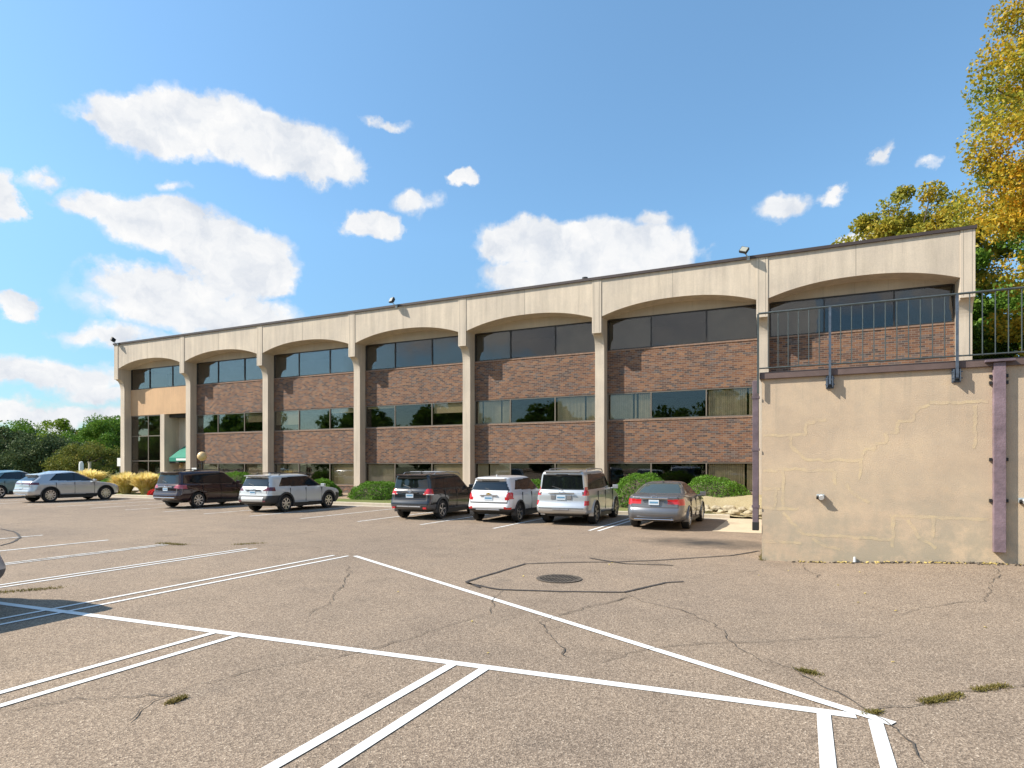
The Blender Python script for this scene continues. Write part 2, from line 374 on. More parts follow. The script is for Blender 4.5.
CL = [(-0.9793,0.4366,0.0834,0.034,1),(-0.8972,0.4619,0.0963,0.0413,1),(-0.8151,0.452,0.1027,0.0409,1),(-0.7469,0.4361,0.0635,0.0302,1),(-1.0509,0.4349,0.0156,0.0099,0.6),(-1.0205,0.3328,0.062,0.0242,1),(-0.961,0.3238,0.0878,0.0377,1),(-0.8839,0.3068,0.0974,0.0449,1),(-0.8431,0.2777,0.0712,0.0384,1),(-0.9548,0.2411,0.1048,0.0345,0.9),(-0.9168,0.2183,0.1521,0.0329,0.8),(-1.0148,0.1764,0.0851,0.0212,0.6),(-1.1377,0.3264,0.0236,0.0312,0.9),(-1.0998,0.3551,0.0272,0.0136,0.5),(-1.128,0.2019,0.0271,0.0157,0.9),(-0.6665,0.3653,0.0564,0.022,0.95),(-0.6463,0.4954,0.0441,0.0086,0.5),(-0.599,0.4027,0.0448,0.0189,0.55),(-0.5268,0.4367,0.0291,0.0119,0.85),(-0.9573,0.3745,0.0379,0.0098,0.35),(-0.4099,0.3433,0.0968,0.0369,1),(-0.3211,0.3367,0.0977,0.0424,1),(-0.2421,0.3212,0.0944,0.0396,1),(-0.3533,0.2984,0.1421,0.0322,1),(-0.2188,0.366,0.0367,0.0178,0.5),(-0.0322,0.3652,0.0401,0.0206,0.6),(0.0299,0.3706,0.0253,0.01,0.55),(0.1552,0.3925,0.0217,0.0102,0.45),(0.0943,0.4042,0.0107,0.014,0.4),(0.0799,0.3113,0.0472,0.0152,0.8),(0.1928,0.3033,0.0406,0.0142,0.8),(-1.0916,0.1152,0.1063,0.0256,0.75),(-1.0262,0.095,0.0714,0.0188,0.6),(-1.0811,0.0654,0.1263,0.0182,0.7),
 (2.6,.5,.35,.12,.9),(3.0,.3,.3,.08,.8),(-2.6,.35,.4,.1,.9),(-2.0,.6,.3,.12,.8),(-2.9,.22,.5,.06,.8),(1.9,.4,.4,.12,.8),(-1.9,.25,.3,.07,.8),(2.2,.18,.5,.05,.7)]
nz = nt.nodes.new('ShaderNodeTexNoise'); nz.inputs['Scale'].default_value = 14; nz.inputs['Detail'].default_value = 8; nz.inputs['Roughness'].default_value = .6
L(nt, cmb.outputs[0], nz.inputs['Vector'])
nsub = nt.nodes.new('ShaderNodeVectorMath'); nsub.operation = 'SUBTRACT'; L(nt, nz.outputs['Color'], nsub.inputs[0]); nsub.inputs[1].default_value = (.5,.5,.5)
nmul = nt.nodes.new('ShaderNodeVectorMath'); nmul.operation = 'MULTIPLY'; L(nt, nsub.outputs[0], nmul.inputs[0]); nmul.inputs[1].default_value = (.10,.062,0)
nadd = nt.nodes.new('ShaderNodeVectorMath'); nadd.operation = 'ADD'; L(nt, cmb.outputs[0], nadd.inputs[0]); L(nt, nmul.outputs[0], nadd.inputs[1])
acc = None
for a0, e0, ra, re, wt in CL:
    s1 = nt.nodes.new('ShaderNodeVectorMath'); s1.operation = 'SUBTRACT'; L(nt, nadd.outputs[0], s1.inputs[0]); s1.inputs[1].default_value = (a0, e0, 0)
    s2 = nt.nodes.new('ShaderNodeVectorMath'); s2.operation = 'MULTIPLY'; L(nt, s1.outputs[0], s2.inputs[0]); s2.inputs[1].default_value = (1/ra, 1/re, 0)
    s3 = nt.nodes.new('ShaderNodeVectorMath'); s3.operation = 'LENGTH'; L(nt, s2.outputs[0], s3.inputs[0])
    d = math_(nt, 'MULTIPLY', math_(nt, 'SUBTRACT', 1.25, s3.outputs['Value'], clamp=True), wt)
    acc = d if acc is None else math_(nt, 'SMOOTH_MAX', acc, d, .08)
nf = noise(nt, cmb.outputs[0], 30, 7, .62)
dens = math_(nt, 'ADD', acc, math_(nt, 'MULTIPLY', math_(nt, 'SUBTRACT', nf, .5), .85))
dens = ramp(nt, dens, [(.08,(0,0,0)),(.24,(.5,.5,.5)),(.45,(1,1,1))], 'EASE').outputs[0]
dens = mixc(nt, 1, dens, ramp(nt, acc, [(.07,(0,0,0)),(.34,(1,1,1))]).outputs[0], 'MULTIPLY')
ccol = ramp(nt, noise(nt, nadd.outputs[0], 16, 6, .62), [(.32,(.74,.79,.87)),(.5,(.93,.95,.98)),(.62,(1.03,1.03,1.03))]).outputs[0]
CLOUD = 5.2
cc = nt.nodes.new('ShaderNodeVectorMath'); cc.operation = 'SCALE'; L(nt, ccol, cc.inputs[0]); cc.inputs['Scale'].default_value = CLOUD
skyc = mixc(nt, 1, mixc(nt, 1, sky.outputs[0], (.98,1.28,1.27), 'MULTIPLY'), ramp(nt, math_(nt, 'MULTIPLY', elnode, 1.0), [(.0,(.47,.46,.48)),(.12,(.63,.62,.65)),(.35,(1,.95,.96)),(.7,(1.2,1.12,1.1))]).outputs[0], 'MULTIPLY')
final = mixc(nt, dens, skyc, cc.outputs[0])
L(nt, final, bg.inputs[0])
vs = scene.view_settings; vs.view_transform = 'Standard'; vs.look = 'None'; vs.gamma = 1; vs.exposure = .68; vs.use_curve_mapping = False
scene.cycles.max_bounces = 8; scene.cycles.transparent_max_bounces = 12; scene.cycles.caustics_reflective = False; scene.cycles.caustics_refractive = False
scene.cycles.sample_clamp_indirect = 6

# ------------------------------------------------------------------ ground
def gh(x, y):            # the lot rises a little along the foot of the stucco wall
    s = lambda t: max(0, min(1, t))**2*(3-2*max(0, min(1, t)))
    return .20*s((x+.7)/4.2)*s((y-9)/5.2)
def grid_sheet(name, mat, xs, ys, hf, z0):
    v = [(x, y, z0+hf(x, y)) for y in ys for x in xs]; n = len(xs)
    f = [(j*n+i, j*n+i+1, (j+1)*n+i+1, (j+1)*n+i) for j in range(len(ys)-1) for i in range(n-1)]
    m = MB(); m.add(v, f); o = m.build(name, mat, recalc=False, smooth=True); tag(o, kind='structure'); return o
gm = MB(); gm.add([(-3000,-3000,-.03),(3000,-3000,-.03),(3000,3000,-.03),(-3000,3000,-.03)], [(0,1,2,3)])
tag(gm.build('ground', M['ground'], recalc=False), kind='structure')
xs = [-140,-90,-60,-40,-20,-10,-5,-3,-2]+[-1.5+.25*i for i in range(40)]+[9,12,20,40,60]
ys = [-70,-40,-20,-10,0,4,7,8,8.5]+[9+.25*i for i in range(24)]+[15.5,17,20,24.2]
grid_sheet('asphalt', M['asphalt'], xs, ys, gh, 0)

def strip(name, mat, pts, width, z=.004, jitter=0, kind='structure', taper=False, step=None, parent=None):
    """flat ribbon following world points on the asphalt"""
    P = [Vector((p[0], p[1])) for p in pts]
    if step:
        Q = []
        for a, b in zip(P[:-1], P[1:]):
            n = max(1, int((b-a).length/step))
            for i in range(n): Q.append(a+(b-a)*i/n)
        Q.append(P[-1]); P = Q
        if jitter:
            for i in range(1, len(P)-1):
                q = P[i]; nn = mnoise.noise_vector(Vector((q.x*2.1, q.y*2.1, 3))); n2 = mnoise.noise_vector(Vector((q.x*8, q.y*8, 9)))
                P[i] = q+Vector((nn.x+.6*n2.x, nn.y+.6*n2.y))*jitter
    v = []; f = []
    for i, p in enumerate(P):
        d = (P[min(i+1, len(P)-1)]-P[max(i-1, 0)]).normalized(); nrm = Vector((-d.y, d.x))
        wd = width/2
        if taper: wd *= (.35+1.1*abs(mnoise.noise(Vector((p.x*3, p.y*3, 1.7)))))*(1 if 0 < i < len(P)-1 else .2)
        for s in (1, -1):
            q = p+nrm*wd*s; v.append((q.x, q.y, z+gh(q.x, q.y)))
    for i in range(len(P)-1): f.append((2*i, 2*i+1, 2*i+3, 2*i+2))
    m = MB(); m.add(v, f); o = m.build(name, mat, parent, recalc=False)
    for poly in o.data.polygons:
        if poly.normal.z < 0: poly.flip()
    if kind: tag(o, kind=kind)
    return o
def pline(pts, w=.1, mat='line', z=.006): 
    o = strip('parking_line', M[mat], pts, w, z, step=.6); o['group'] = 'painted parking lines'
gl = lambda x: 4.81+(x+10.51)*.0725
pline([(-16, gl(-16)), (.35, gl(.35))], .115, z=.006)
pline([(-8.93, 10.66), (.60, 5.54)], .105, z=.010)
for x, top in ((-9.42,10.55),(-9.08,10.62)): pline([(x-.02, -1.2), (x, top)], .075, z=.008)
for x, top in ((-6.38,0),(-6.03,0),(-3.22,0),(-2.87,0),(.10,0),(.46,0)): pline([(x+(.06 if x > -4 else -.02), -1.2), (x+.02, gl(x)-.05)], .10 if x > -4 else .085, z=.008)
for x, top in ((-12.08,10.55),(-11.84,10.6)): pline([(x-.03, .5), (x, top)], .07, z=.008)
for x, top in ((-14.62,10.2),(-14.42,10.15)): pline([(x-.1, 3.5), (x, top)], .07, 'oldline', z=.008)
pline([(-17.05, 4.5), (-16.75, 10.1)], .11, 'oldline', z=.008); pline([(-19.9, 5), (-19.6, 10.0)], .11, 'oldline', z=.008); pline([(-22.7, 5), (-22.5, 10.0)], .11, 'oldline')
for x in (-45.5,-42.9,-40.3,-37.7,-35.1,-32.5,-29.9,-27.3,-24.75,-22.2,-19.6,-17.0,-14.3,-11.65,-8.9): pline([(x, 17.2), (x, 24.0)], .10, 'oldline')
for x in (-5.98,-5.70): pline([(x, 17.9), (x, 24.0)], .09, 'line' if x > -7 and x < -5 else 'oldline')

cracks = dict(a=[(-4.73,3.0),(-4.93,3.44),(-5.0,3.83),(-4.85,4.14),(-4.73,4.65),(-4.53,5.01)],a2=[(-5.82,2.69),(-5.66,3.09),(-4.92,3.57)],d=[(-4.36,8.82),(-4.18,8.1),(-3.85,7.25),(-4.01,6.34),(-4.18,5.57),(-4.41,4.88)],
 e=[(-2.54,9.35),(-2.21,8.97),(-1.58,8.65),(-1.04,8.03),(-.72,7.23),(-.41,6.73)],f=[(-1.88,5.96),(-1.53,6.64),(-.73,7.31),(.13,7.86),(.77,8.35)],g=[(-2.97,7.67),(-2.59,8.71),(-2.39,9.19)],
 h=[(1.0,9.57),(1.55,10.28),(2.33,11.0),(2.6,12.1),(2.85,12.7),(3.0,13.7)],i=[(-.04,13.6),(.02,12.8),(.25,12.4),(.08,11.9)],j=[(-1.75,11.56),(-.81,12.61)],k2=[(-5.25,12.64),(-4.01,12.74),(-3.27,12.79),(-2.45,12.33)],
 m=[(-.41,6.73),(-.1,6.6),(.4,5.9),(.62,5.5),(.7,4.9)],n=[(.53,5.78),(.89,6.16),(1.2,6.51),(1.62,6.95),(2.6,7.9)],o=[(-8.2,9.6),(-6.8,7.9),(-5.9,6.1)],q=[(-2.39,9.19),(-3.1,7.2),(-2.2,6.0)],
 s=[(-15.2,9.8),(-14.07,10.1),(-12.7,11),(-10.8,11.4),(-9,10.8)])
for k, p in cracks.items():
    o = strip('asphalt_crack', M['crack'], p, .016, .012, jitter=.09, taper=True, step=.07); o['group'] = 'cracks in the asphalt'
for p in ([(-4.79,8.79),(-5.26,9.14),(-5.17,10.27),(-5.14,11.32),(-4.55,11.74),(-3.48,12.4),(-2.95,12.8),(-1.53,14.26),(-1.0,15.34)], [(-5.20,9.05),(-4.43,8.79),(-3.51,9.06),(-2.57,9.46),(-2.17,10.52),(-1.9,10.75)],
          [(-4.2,12.6),(-3.3,12.2),(-2.4,12.4)], [(-22.74,10.41),(-21.32,10.14),(-19.71,9.49),(-18.38,8.67),(-17.97,8.22)]):
    o = strip('crack_sealer', M['tar'], p, .055, .012, jitter=.03, taper=False, step=.15); o['group'] = 'sealed cracks in the asphalt'
# faint darker saw-cut joints
# kerb and planting strip
kb = MB(); kb.prism([(24.2,-.02),(24.36,-.02),(24.36,.13),(24.33,.145),(24.23,.145),(24.2,.12)], 'x', -60, -2.6)
tag(kb.build('kerb', M['kerb'], bevel=0), kind='structure')
kg = MB(); kg.box(-60,-2.6,23.75,24.197,-.02,.004); tag(kg.build('gutter', M['kerb']), kind='structure')
lawn = grid_sheet('lawn_strip', M['lawn'], [-60+.8*i for i in range(72)], [24.36+.25*i for i in range(11)], lambda x, y: .05*mnoise.noise(Vector((x*.5, y, 0)))+.02, .1)
mul = grid_sheet('planting_bed', M['mulch'], [-60+.7*i for i in range(95)], [26.7+.35*i for i in range(14)], lambda x, y: .05*mnoise.noise(Vector((x*.8, y, 4)))+(.0 if y > 26.9 else -.12), .2)
# dry bank at the right end of the bed
def bankh(x, y):
    t = max(0, min(1, (y-24.5)/3.2)); e = max(0, min(1, (x+7.0)/1.5))
    return .62*t*t*(3-2*t)*e+.07*mnoise.noise(Vector((x*1.7, y*1.7, 2)))+.03*mnoise.noise(Vector((x*6, y*6, 2)))*e-(1-e)*.1
grid_sheet('dry_bank', M['straw'], [-7+.22*i for i in range(29)], [24.2+.22*i for i in range(20)], bankh, .08)
ap = MB(); ap.add([(-2.58,19.3,.008),(-.9,19.3,.008),(-.9,24.3,.012),(-2.6,24.3,.012)], [(0,1,2,3)]); tag(ap.build('concrete_apron', M['apron'], recalc=False), kind='structure')
sw = MB(); sw.box(-50.2,-41.5,26.2,31.4,.1,.262); tag(sw.build('entrance_walk', M['kerb']), kind='structure')

# ------------------------------------------------------------------ office building
YF, YW = 30.5, 31.5
P = [-49.29,-41.48,-33.55,-25.55,-17.54,-9.53,-1.61,6.13]
bld = empty('office_building', (-21.8, 31, 0)); tag(bld, 'long three storey office building with brown brick bands and beige arched concrete facade', 'office building')
BO = Vector((-21.8, 31, 0))
class BMB(MB):
    def build(s, name, mats, parent=None, **k):
        s.v = [(x-BO.x, y-BO.y, z-BO.z) for x, y, z in s.v]
        return super().build(name, mats, parent or bld, **k)
ZT = 11.56
for i, p in enumerate(P):   # columns: pilaster strip above, bracket curve, narrower shaft
    m = BMB(); prof = [(YF-.03, ZT), (YF-.03, 8.8), (YF+.12, 8.8)]
    for k in range(0, 9):
        a = R(90*k/8); prof.append((YF+.12+.36*math.sin(a), 7.95+.8*math.cos(a)))
    prof += [(YF+.48, -.1), (YW+.05, -.1), (YW+.05, ZT)]
    m.prism(prof, 'x', p-.5, p)
    if i in range(8):
        for dx in (.0, -.5): pass
        m.box(p-.405, p-.385, YF-.034, YF-.02, 8.86, ZT-.02, 1); m.box(p-.115, p-.095, YF-.034, YF-.02, 8.86, ZT-.02, 1)
    m.build('column', [M['conc'], M['joint']], bevel=.012)
for i in range(7):          # arched fascia panels
    x0, x1 = P[i]+.004, P[i+1]-.504; n = 36
    zs, zc = 9.64, 10.2
    half = (x1-x0)/2; rise = zc-zs
    pts = []
    for k in range(n+1):
        t = -1+2*k/n; pts.append((x0+half*(1+t), zs+rise*(1-abs(t)**2.3)))
    m = BMB(); poly = [(x0, ZT-.004)]+pts+[(x1, ZT-.004)]
    # build as strips so the ngon stays clean
    for k in range(n):
        a, b = pts[k], pts[k+1]
        vs8 = [(a[0],YF,a[1]),(b[0],YF,b[1]),(b[0],YF,ZT-.004),(a[0],YF,ZT-.004),(a[0],YW+.04,a[1]),(b[0],YW+.04,b[1]),(b[0],YW+.04,ZT-.004),(a[0],YW+.04,ZT-.004)]
        fs = [(0,1,2,3),(0,4,5,1),(3,2,6,7),(5,4,7,6)]
        if k == 0: fs.append((0,3,7,4))
        if k == n-1: fs.append((1,5,6,2))
        m.add(vs8, fs)
    xm = (x0+x1)/2-.1
    m.box(xm-.009, xm+.009, YF-.003, YF+.01, zc+.005, ZT-.02, 1)
    m.build('arched_panel', [M['conc'], M['joint']], recalc=False)
# coping, roof slab, back and side walls
m = BMB(); m.box(P[0]-.56, P[7]+.05, YF-.09, YF+.3, ZT-.01, ZT+.12); m.box(P[0]-.56, P[0]-.3, YF+.3, 48, ZT-.01, ZT+.12); m.box(P[7]-.2, P[7]+.05, YF+.3, 48, ZT-.01, ZT+.12); m.box(P[0]-.56, P[7]+.05, 48, 48.3, ZT-.01, ZT+.12)
m.build('roof_coping', M['coping'])
m = BMB(); m.box(P[0]-.3, P[7]-.2, YW+.06, 48, 11.0, 11.3); m.build('roof', M['roof'])
m = BMB(); m.box(P[0]-.5, P[0]-.2, YW+.06, 48.2, -.1, ZT-.02); m.build('end_wall', M['conc'])
m = BMB(); m.box(P[7]-.3, P[7], YW+.06, 48.2, -.1, ZT-.02); m.build('end_wall', M['conc'])
m = BMB(); m.box(P[0]-.2, P[7]-.3, 47.9, 48.2, -.1, ZT-.02); m.build('back_wall', M['brick'])
for z in (2.12, 5.7, 9.75):
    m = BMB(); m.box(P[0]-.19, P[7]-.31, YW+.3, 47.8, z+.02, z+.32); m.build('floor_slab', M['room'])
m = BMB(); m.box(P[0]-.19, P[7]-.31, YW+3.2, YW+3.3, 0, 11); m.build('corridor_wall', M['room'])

def pane(bay_frame, x0, x1, z0, z1, blind=None):
    fo = bay_frame
    g = BMB(); g.obox(((x0+x1)/2, YW+.05, (z0+z1)/2), (x1-x0-.004, .008, z1-z0-.004), (random.uniform(-.006,.006), 0, random.uniform(-.007,.007))); go = g.build('pane', M['glass'], fo, recalc=True)
    go.matrix_parent_inverse = Matrix.Identity(4)
    if blind:
        kind, f0, f1 = blind       # fraction of height covered from the top (f0..f1)
        za, zb = z1-(z1-z0)*f1, z1-(z1-z0)*f0
        b = BMB()
        if kind == 'v':
            n = max(2, int((x1-x0-.06)/.1))
            for k in range(n):
                xc = x0+.05+(k+.5)*(x1-x0-.1)/n
                if random.random() < .05: continue
                a = R(20+random.uniform(-5, 5))
                b.obox((xc, YW+.2, (za+zb)/2), (.094, .004, zb-za-.04), (0, 0, a))
            b.build('blind', M['vblind'], fo)
        elif kind == 'g':
            b.box(x0+.03, x1-.03, YW+.14, YW+.15, za, zb-.02); b.build('blind', M['cloudblind'], fo)  # grey sheet whose tone stands in for clouds reflected in the pane
        else:
            b.box(x0+.03, x1-.03, YW+.14, YW+.15, za, zb-.02); b.build('blind', M['blind'], fo)
def window_band(i, z0, z1, blinds, xa=None, xb=None, lit=False):
    xa = P[i]+.0 if xa is None else xa; xb = P[i+1]-.5 if xb is None else xb
    xm = [xa+.06, P[i]+2.32, P[i]+5.05, xb-.05]
    fr = BMB(); d0, d1 = YW+.015, YW+.105
    fr.box(xa+.003, xb-.003, d0, d1, z0, z0+.05); fr.box(xa+.003, xb-.003, d0, d1, z1-.06, z1)
    for xx in (xa+.003, xb-.063): fr.box(xx, xx+.06, d0+.001, d1-.001, z0+.05, z1-.06)
    for xx in xm[1:3]: fr.box(xx-.03, xx+.03, d0-.008, d1-.001, z0+.05, z1-.06)
    fo = fr.build('window', M['frame'] if z0 > 7 else M['lframe'])
    edges = [(xa+.063, xm[1]-.03), (xm[1]+.03, xm[2]-.03), (xm[2]+.03, xb-.063)]
    for (a, b), bl in zip(edges, blinds): pane(fo, a, b, z0+.05, z1-.06, bl)
V = ('v', 0, 1); H = ('h', 0, 1)
W2 = {1:[None,None,('h',0,.5)], 2:[('h',0,.72),None,('h',0,.22)], 3:[('h',0,.1),None,('h',0,.45)], 4:[('v',0,1),None,('v',0,1)], 5:[V,None,V], 6:[None,None,None]}
W3 = {1:[('h',0,.9),None,('h',0,.9)], 2:[('v',0,1),None,H], 3:[V,None,H], 4:[V,None,H], 5:[None,None,V], 6:[None,None,None]}
def spandrel(i, z0, z1, xa=None, xb=None):
    xa = P[i]+.004 if xa is None else xa; xb = P[i+1]-.504 if xb is None else xb
    m = BMB(); m.box(xa, xb, YW, YW+.25, z0, z1-.07); m.box(xa, xb, YW-.025, YW+.25, z1-.07, z1, 1)
    m.build('brick_band', [M['brick'], M['sill']])
for i in range(7):
    window_band(i, 8.04, 9.68, [('g',.0,1) if i else None, None, ('g',0,1)])
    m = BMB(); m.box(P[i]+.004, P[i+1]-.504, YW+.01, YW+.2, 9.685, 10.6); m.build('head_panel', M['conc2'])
    if i == 0: continue
    spandrel(i, 5.78, 8.035); window_band(i, 4.36, 5.775, W2[i])
    spandrel(i, 2.14, 4.355); window_band(i, .70, 2.135, W3[i]); spandrel(i, -.1, .695)
# entrance bay
m = BMB(); m.box(P[0]+.004, P[1]-.504, YW, YW+.25, 5.96, 8.035); m.build('tan_spandrel', M['tanpanel'])
e0 = P[0]+.02; fr = BMB()
for xx in (e0, -47.17, -45.57): fr.box(xx, xx+.07, YW+.02, YW+.12, .2, 5.955)
for zz in (.2, 2.29, 4.27, 5.885): fr.box(e0+.07, -45.57, YW+.028, YW+.115, zz, zz+.07)
fo = fr.build('entrance_window', M['lframe'])
for a, b in ((e0+.07,-47.17),(-47.10,-45.57)):
    for za, zb in ((.27,2.29),(2.36,4.27),(4.34,5.885)): pane(fo, a, b, za, zb, None)
m = BMB(); m.box(-45.5,-45.0,YW-.12,YW+1.3,-.1,5.955); m.build('entrance_pier', M['conc'], bevel=.01)
m = BMB(); m.box(-45.0,-43.35,YW+1.1,YW+1.3,-.1,5.955); m.build('recess_wall', M['conc'])
m = BMB(); m.box(-43.35,-41.48,YW+1.16,YW+1.2,2.5,5.955); m.build('transom_glass', M['carglass'])
m = BMB(); m.box(-42.9,-42.83,YW+1.1,YW+1.2,.26,2.45); m.box(-41.9,-41.83,YW+1.1,YW+1.2,.26,2.45); m.box(-42.83,-41.9,YW+1.1,YW+1.2,2.36,2.45)
dr = m.build('door', M['frame']); m = BMB(); m.box(-42.83,-41.9,YW+1.13,YW+1.15,.26,2.36); m.build('door_glass', M['glass'], dr)
m = BMB(); m.tube((-42.76,YW+1.06,1.1),(-42.76,YW+1.06,1.5),.015); m.build('door_handle', M['chrome'], dr)
m = BMB(); y0, y1, z0, z1, z2 = 31.08, 32.58, 2.28, 2.56, 3.62
m.add([(-44.0,y0,z0),(-44.0,y0,z1),(-44.0,y1,z2),(-44.0,y1,z0),(-41.95,y0,z0),(-41.95,y0,z1),(-41.95,y1,z2),(-41.95,y1,z0)], [(0,1,2,3),(7,6,5,4),(0,4,5,1),(1,5,6,2)])
aw = m.build('awning', M['awning']); m = BMB(); m.box(-43.2,-42.0,y0-.006,y0-.002,z0+.06,z1-.06); m.build('lettering_band', M['white'], aw)
m = BMB(); m.box(-44.62,-44.5,YW+.9,YW+1.1,1.9,2.15); m.lathe([(.0,1.75),(.09,1.78),(.13,1.9),(.1,2.02),(0,2.05)], c=(-44.56,YW+.93,0), n=14); m.build('wall_lamp', M['globe'], smooth=True)
m = BMB(); m.tube((-11.0,32.2,11.3),(-11.0,32.2,12.1),.09); m.tube((-11.0,32.2,12.1),(-11.0,32.2,12.3),.16); m.build('roof_vent', M['black'])

# flood lights on the roof edge
def flood(x, aim, label):
    t = empty('flood_light', (x, YF-.09, ZT+.06)); tag(t, label, 'floodlight', 'flood lights along the roof edge')
    a = MB(); a.tube((0,0,-.05),(-.05,-.2,.02),.025); a.tube((-.05,-.2,.02),(-.12,-.26,.12),.025); a.box(-.06,.06,-.02,.0,-.14,.06); a.build('arm', M['grey'], t)
    from mathutils import Euler
    h = MB(); rot = Euler(aim); c = Vector((-.16,-.28,.27))
    h.obox(c, (.36,.12,.3), aim); 
    for k in range(5): h.obox(c+rot.to_matrix() @ Vector((-.14+.07*k,.09,0)), (.015,.07,.24), aim)
    hd = h.build('housing', M['black'], t, bevel=.01)
    l = MB(); l.obox(c+rot.to_matrix() @ Vector((0,-.064,0)), (.3,.01,.24), aim); l.build('lens', M['lampglass'], hd)
flood(-2.45, (R(-30), R(22), R(-15)), 'black floodlight on the roof edge above the left end of the stucco wall')
flood(-22.3, (R(-25), 0, R(-20)), 'floodlight on the roof edge above the arch behind the black SUV')
flood(-49.2, (R(-10), R(-20), R(-70)), 'floodlight at the far left corner of the roof')

# ------------------------------------------------------------------ stucco retaining wall, deck, railing
YD = 13.95
wt_ = empty('retaining_wall', (0, YD, 0)); tag(wt_, 'tan stucco retaining wall with yellowish crack repairs, under the steel railing', 'retaining wall')
def wb(): return MB()
m = MB(); m.box(-.86, 16, 0, .4, -.3, 3.80); wm = m.build('wall', M['stucco'], wt_)
m = MB(); m.box(-.86, -.46, .4, 16.4, -.3, 3.80); m.build('side_wall', M['stucco'], wt_)
m = MB(); m.box(-.90, 16, -.06, .5, 3.80, 3.94); m.box(-.90,-.44,.5,16.4,3.80,3.94); m.build('beam', M['brownbeam'], wt_, bevel=.008)
# crack repairs: slightly raised filler bands following the block joints
from_px = [] 
def rep(pts, w=.045):
    m = MB()
    for (xa, za), (xb, zb) in zip(pts[:-1], pts[1:]):
        d = Vector((xb-xa, zb-za)); L_ = d.length; d = d/L_; nrm = Vector((-d.y, d.x)); n = max(2, int(L_/.05)); v = []
        yy = -.0015-random.random()*.001
        for k in range(n+1):
            q = Vector((xa, za))+d*(L_*k/n*1.0)
            j = mnoise.noise(Vector((q.x*5, q.y*5, 1)))*.03
            for sgn in (1, -1):
                ww = w/2*(1+.9*mnoise.noise(Vector((q.x*11, q.y*11, 5*sgn))))
                r_ = q+nrm*(ww*sgn+j); v.append((r_.x, yy, r_.y))
        m.add(v, [(2*k, 2*k+1, 2*k+3, 2*k+2) for k in range(n)])
    return m
# deck behind the wall and the upper ground
ud = MB(); ud.box(-.46, 6.0, YD+.4, 30.45, 3.55, 3.78); ud.box(6.0, 90, YD+.4, 30.45, 3.55, 3.781); ud.box(6.2, 90, 30.45, 140, 3.3, 3.776)
tag(ud.build('upper_parking_deck', M['asphalt']), kind='structure')
# railing
rl = empty('steel_railing', (0, YD-.1, 0)); tag(rl, 'grey steel picket railing along the top of the stucco wall', 'railing')
m = MB(); m.tube((-.92,0,5.17),(9.5,0,5.17),.021,n=8); m.build('top_rail', M['steel'], rl, smooth=True)
m = MB(); m.tube((-.90,0,4.02),(9.5,0,4.02),.015,n=8); m.build('bottom_rail', M['steel'], rl, smooth=True)
x = -.73; k = 0
while x < 9.4:
    isp = abs((x-.38) % 2.11) < .05 or abs((x-.38) % 2.11-2.11) < .05
    if isp:
        m = MB(); m.box(x-.022,x+.022,-.028,.016,3.62,5.16); po = m.build('post', M['bluesteel'], rl)
        b = MB(); b.box(x-.07,x+.07,.075,.098,3.54,3.80)
        for sx in (-.055,.04): b.box(x+sx,x+sx+.015,-.03,.075,3.56,3.78)
        b.tube((x-.085,.0,3.61),(x+.085,.0,3.61),.012); b.tube((x-.085,.0,3.73),(x+.085,.0,3.73),.012); b.build('bracket', M['bluesteel'], po)
    else:
        m = MB(); m.tube((x,0,4.0),(x,0,5.17),.0092,n=6); m.build('picket', M['steel'], rl)
    k += 1; x = -.73+.1905*k
m = MB(); m.box(-.945,-.905,-.02,.02,3.5,5.16); m.build('post', M['steel'], rl)
# downspouts
d1 = empty('downspout', (-.98, YD+.02, 0)); tag(d1, 'thin mauve downspout with black foot at the left end of the stucco wall', 'downspout')
m = MB(); m.box(-.06,.06,-.06,.06,.78,3.78); m.build('pipe', M['purple2'], d1, bevel=.01)
m = MB(); m.box(-.065,.065,-.065,.065,.62,.8); m.build('pipe_foot', M['black'], d1, bevel=.01)
m = MB(); 
for z in (1.1, 2.3, 3.4): m.box(-.075,.075,-.068,.068,z,z+.05)
m.build('bracket', M['purple2'], d1)
d2 = empty('steel_channel', (3.145, YD, 0)); tag(d2, 'wide faded purple steel post on the right part of the stucco wall', 'post')
m = MB(); m.box(-.088,.088,-.115,-.10,.42,3.86); m.box(-.088,-.073,-.10,-.0,.42,3.86); m.box(.073,.088,-.10,-.0,.42,3.86); m.build('channel', M['purple'], d2, bevel=.004)
m = MB(); m.box(-.22,.22,-.16,-.062,3.87,3.91); m.build('cap_plate', M['purple2'], d2, bevel=.004)
m = MB()
for z in (1.35, 2.1, 3.5, 3.62):
    for s in (-1, 1): m.box(s*.12-.02, s*.12+.02, -.05, -.005, z-.03, z+.03)
m.build('fixing_lug', M['black'], d2)
def wlight(x, z, label, w_=.14):
    t = empty('wall_light', (x, YD, z)); tag(t, label, 'wall light')
    m = MB(); m.box(-w_*.5, w_*.5, -.09, -.005, -.04, .05); m.build('box', M['grey'], t, bevel=.008)
    m = MB(); m.tube((w_*.1,-.09,0),(w_*.1,-.14,-.02),.045,.05,12); m.build('lamp_head', M['white'], t, smooth=True)
    m = MB(); m.tube((-w_*.35,-.09,.0),(-w_*.35,-.13,-.03),.028,.032,10); m.build('sensor', M['black'], t)
wlight(.245, 1.36, 'small grey twin wall light low on the bare middle of the stucco wall')
wlight(3.50, 1.36, 'small grey wall light right of the purple steel post')
m = MB(); m.tube((.36+.39,-.04,.02),(.36+.39,-.04,.12),.03,.02,8)
o = m.build('white_pipe_stub', M['white']); o.location = (.1, YD, .06); tag(o, 'small white pipe stub sticking up at the foot of the stucco wall', 'pipe')
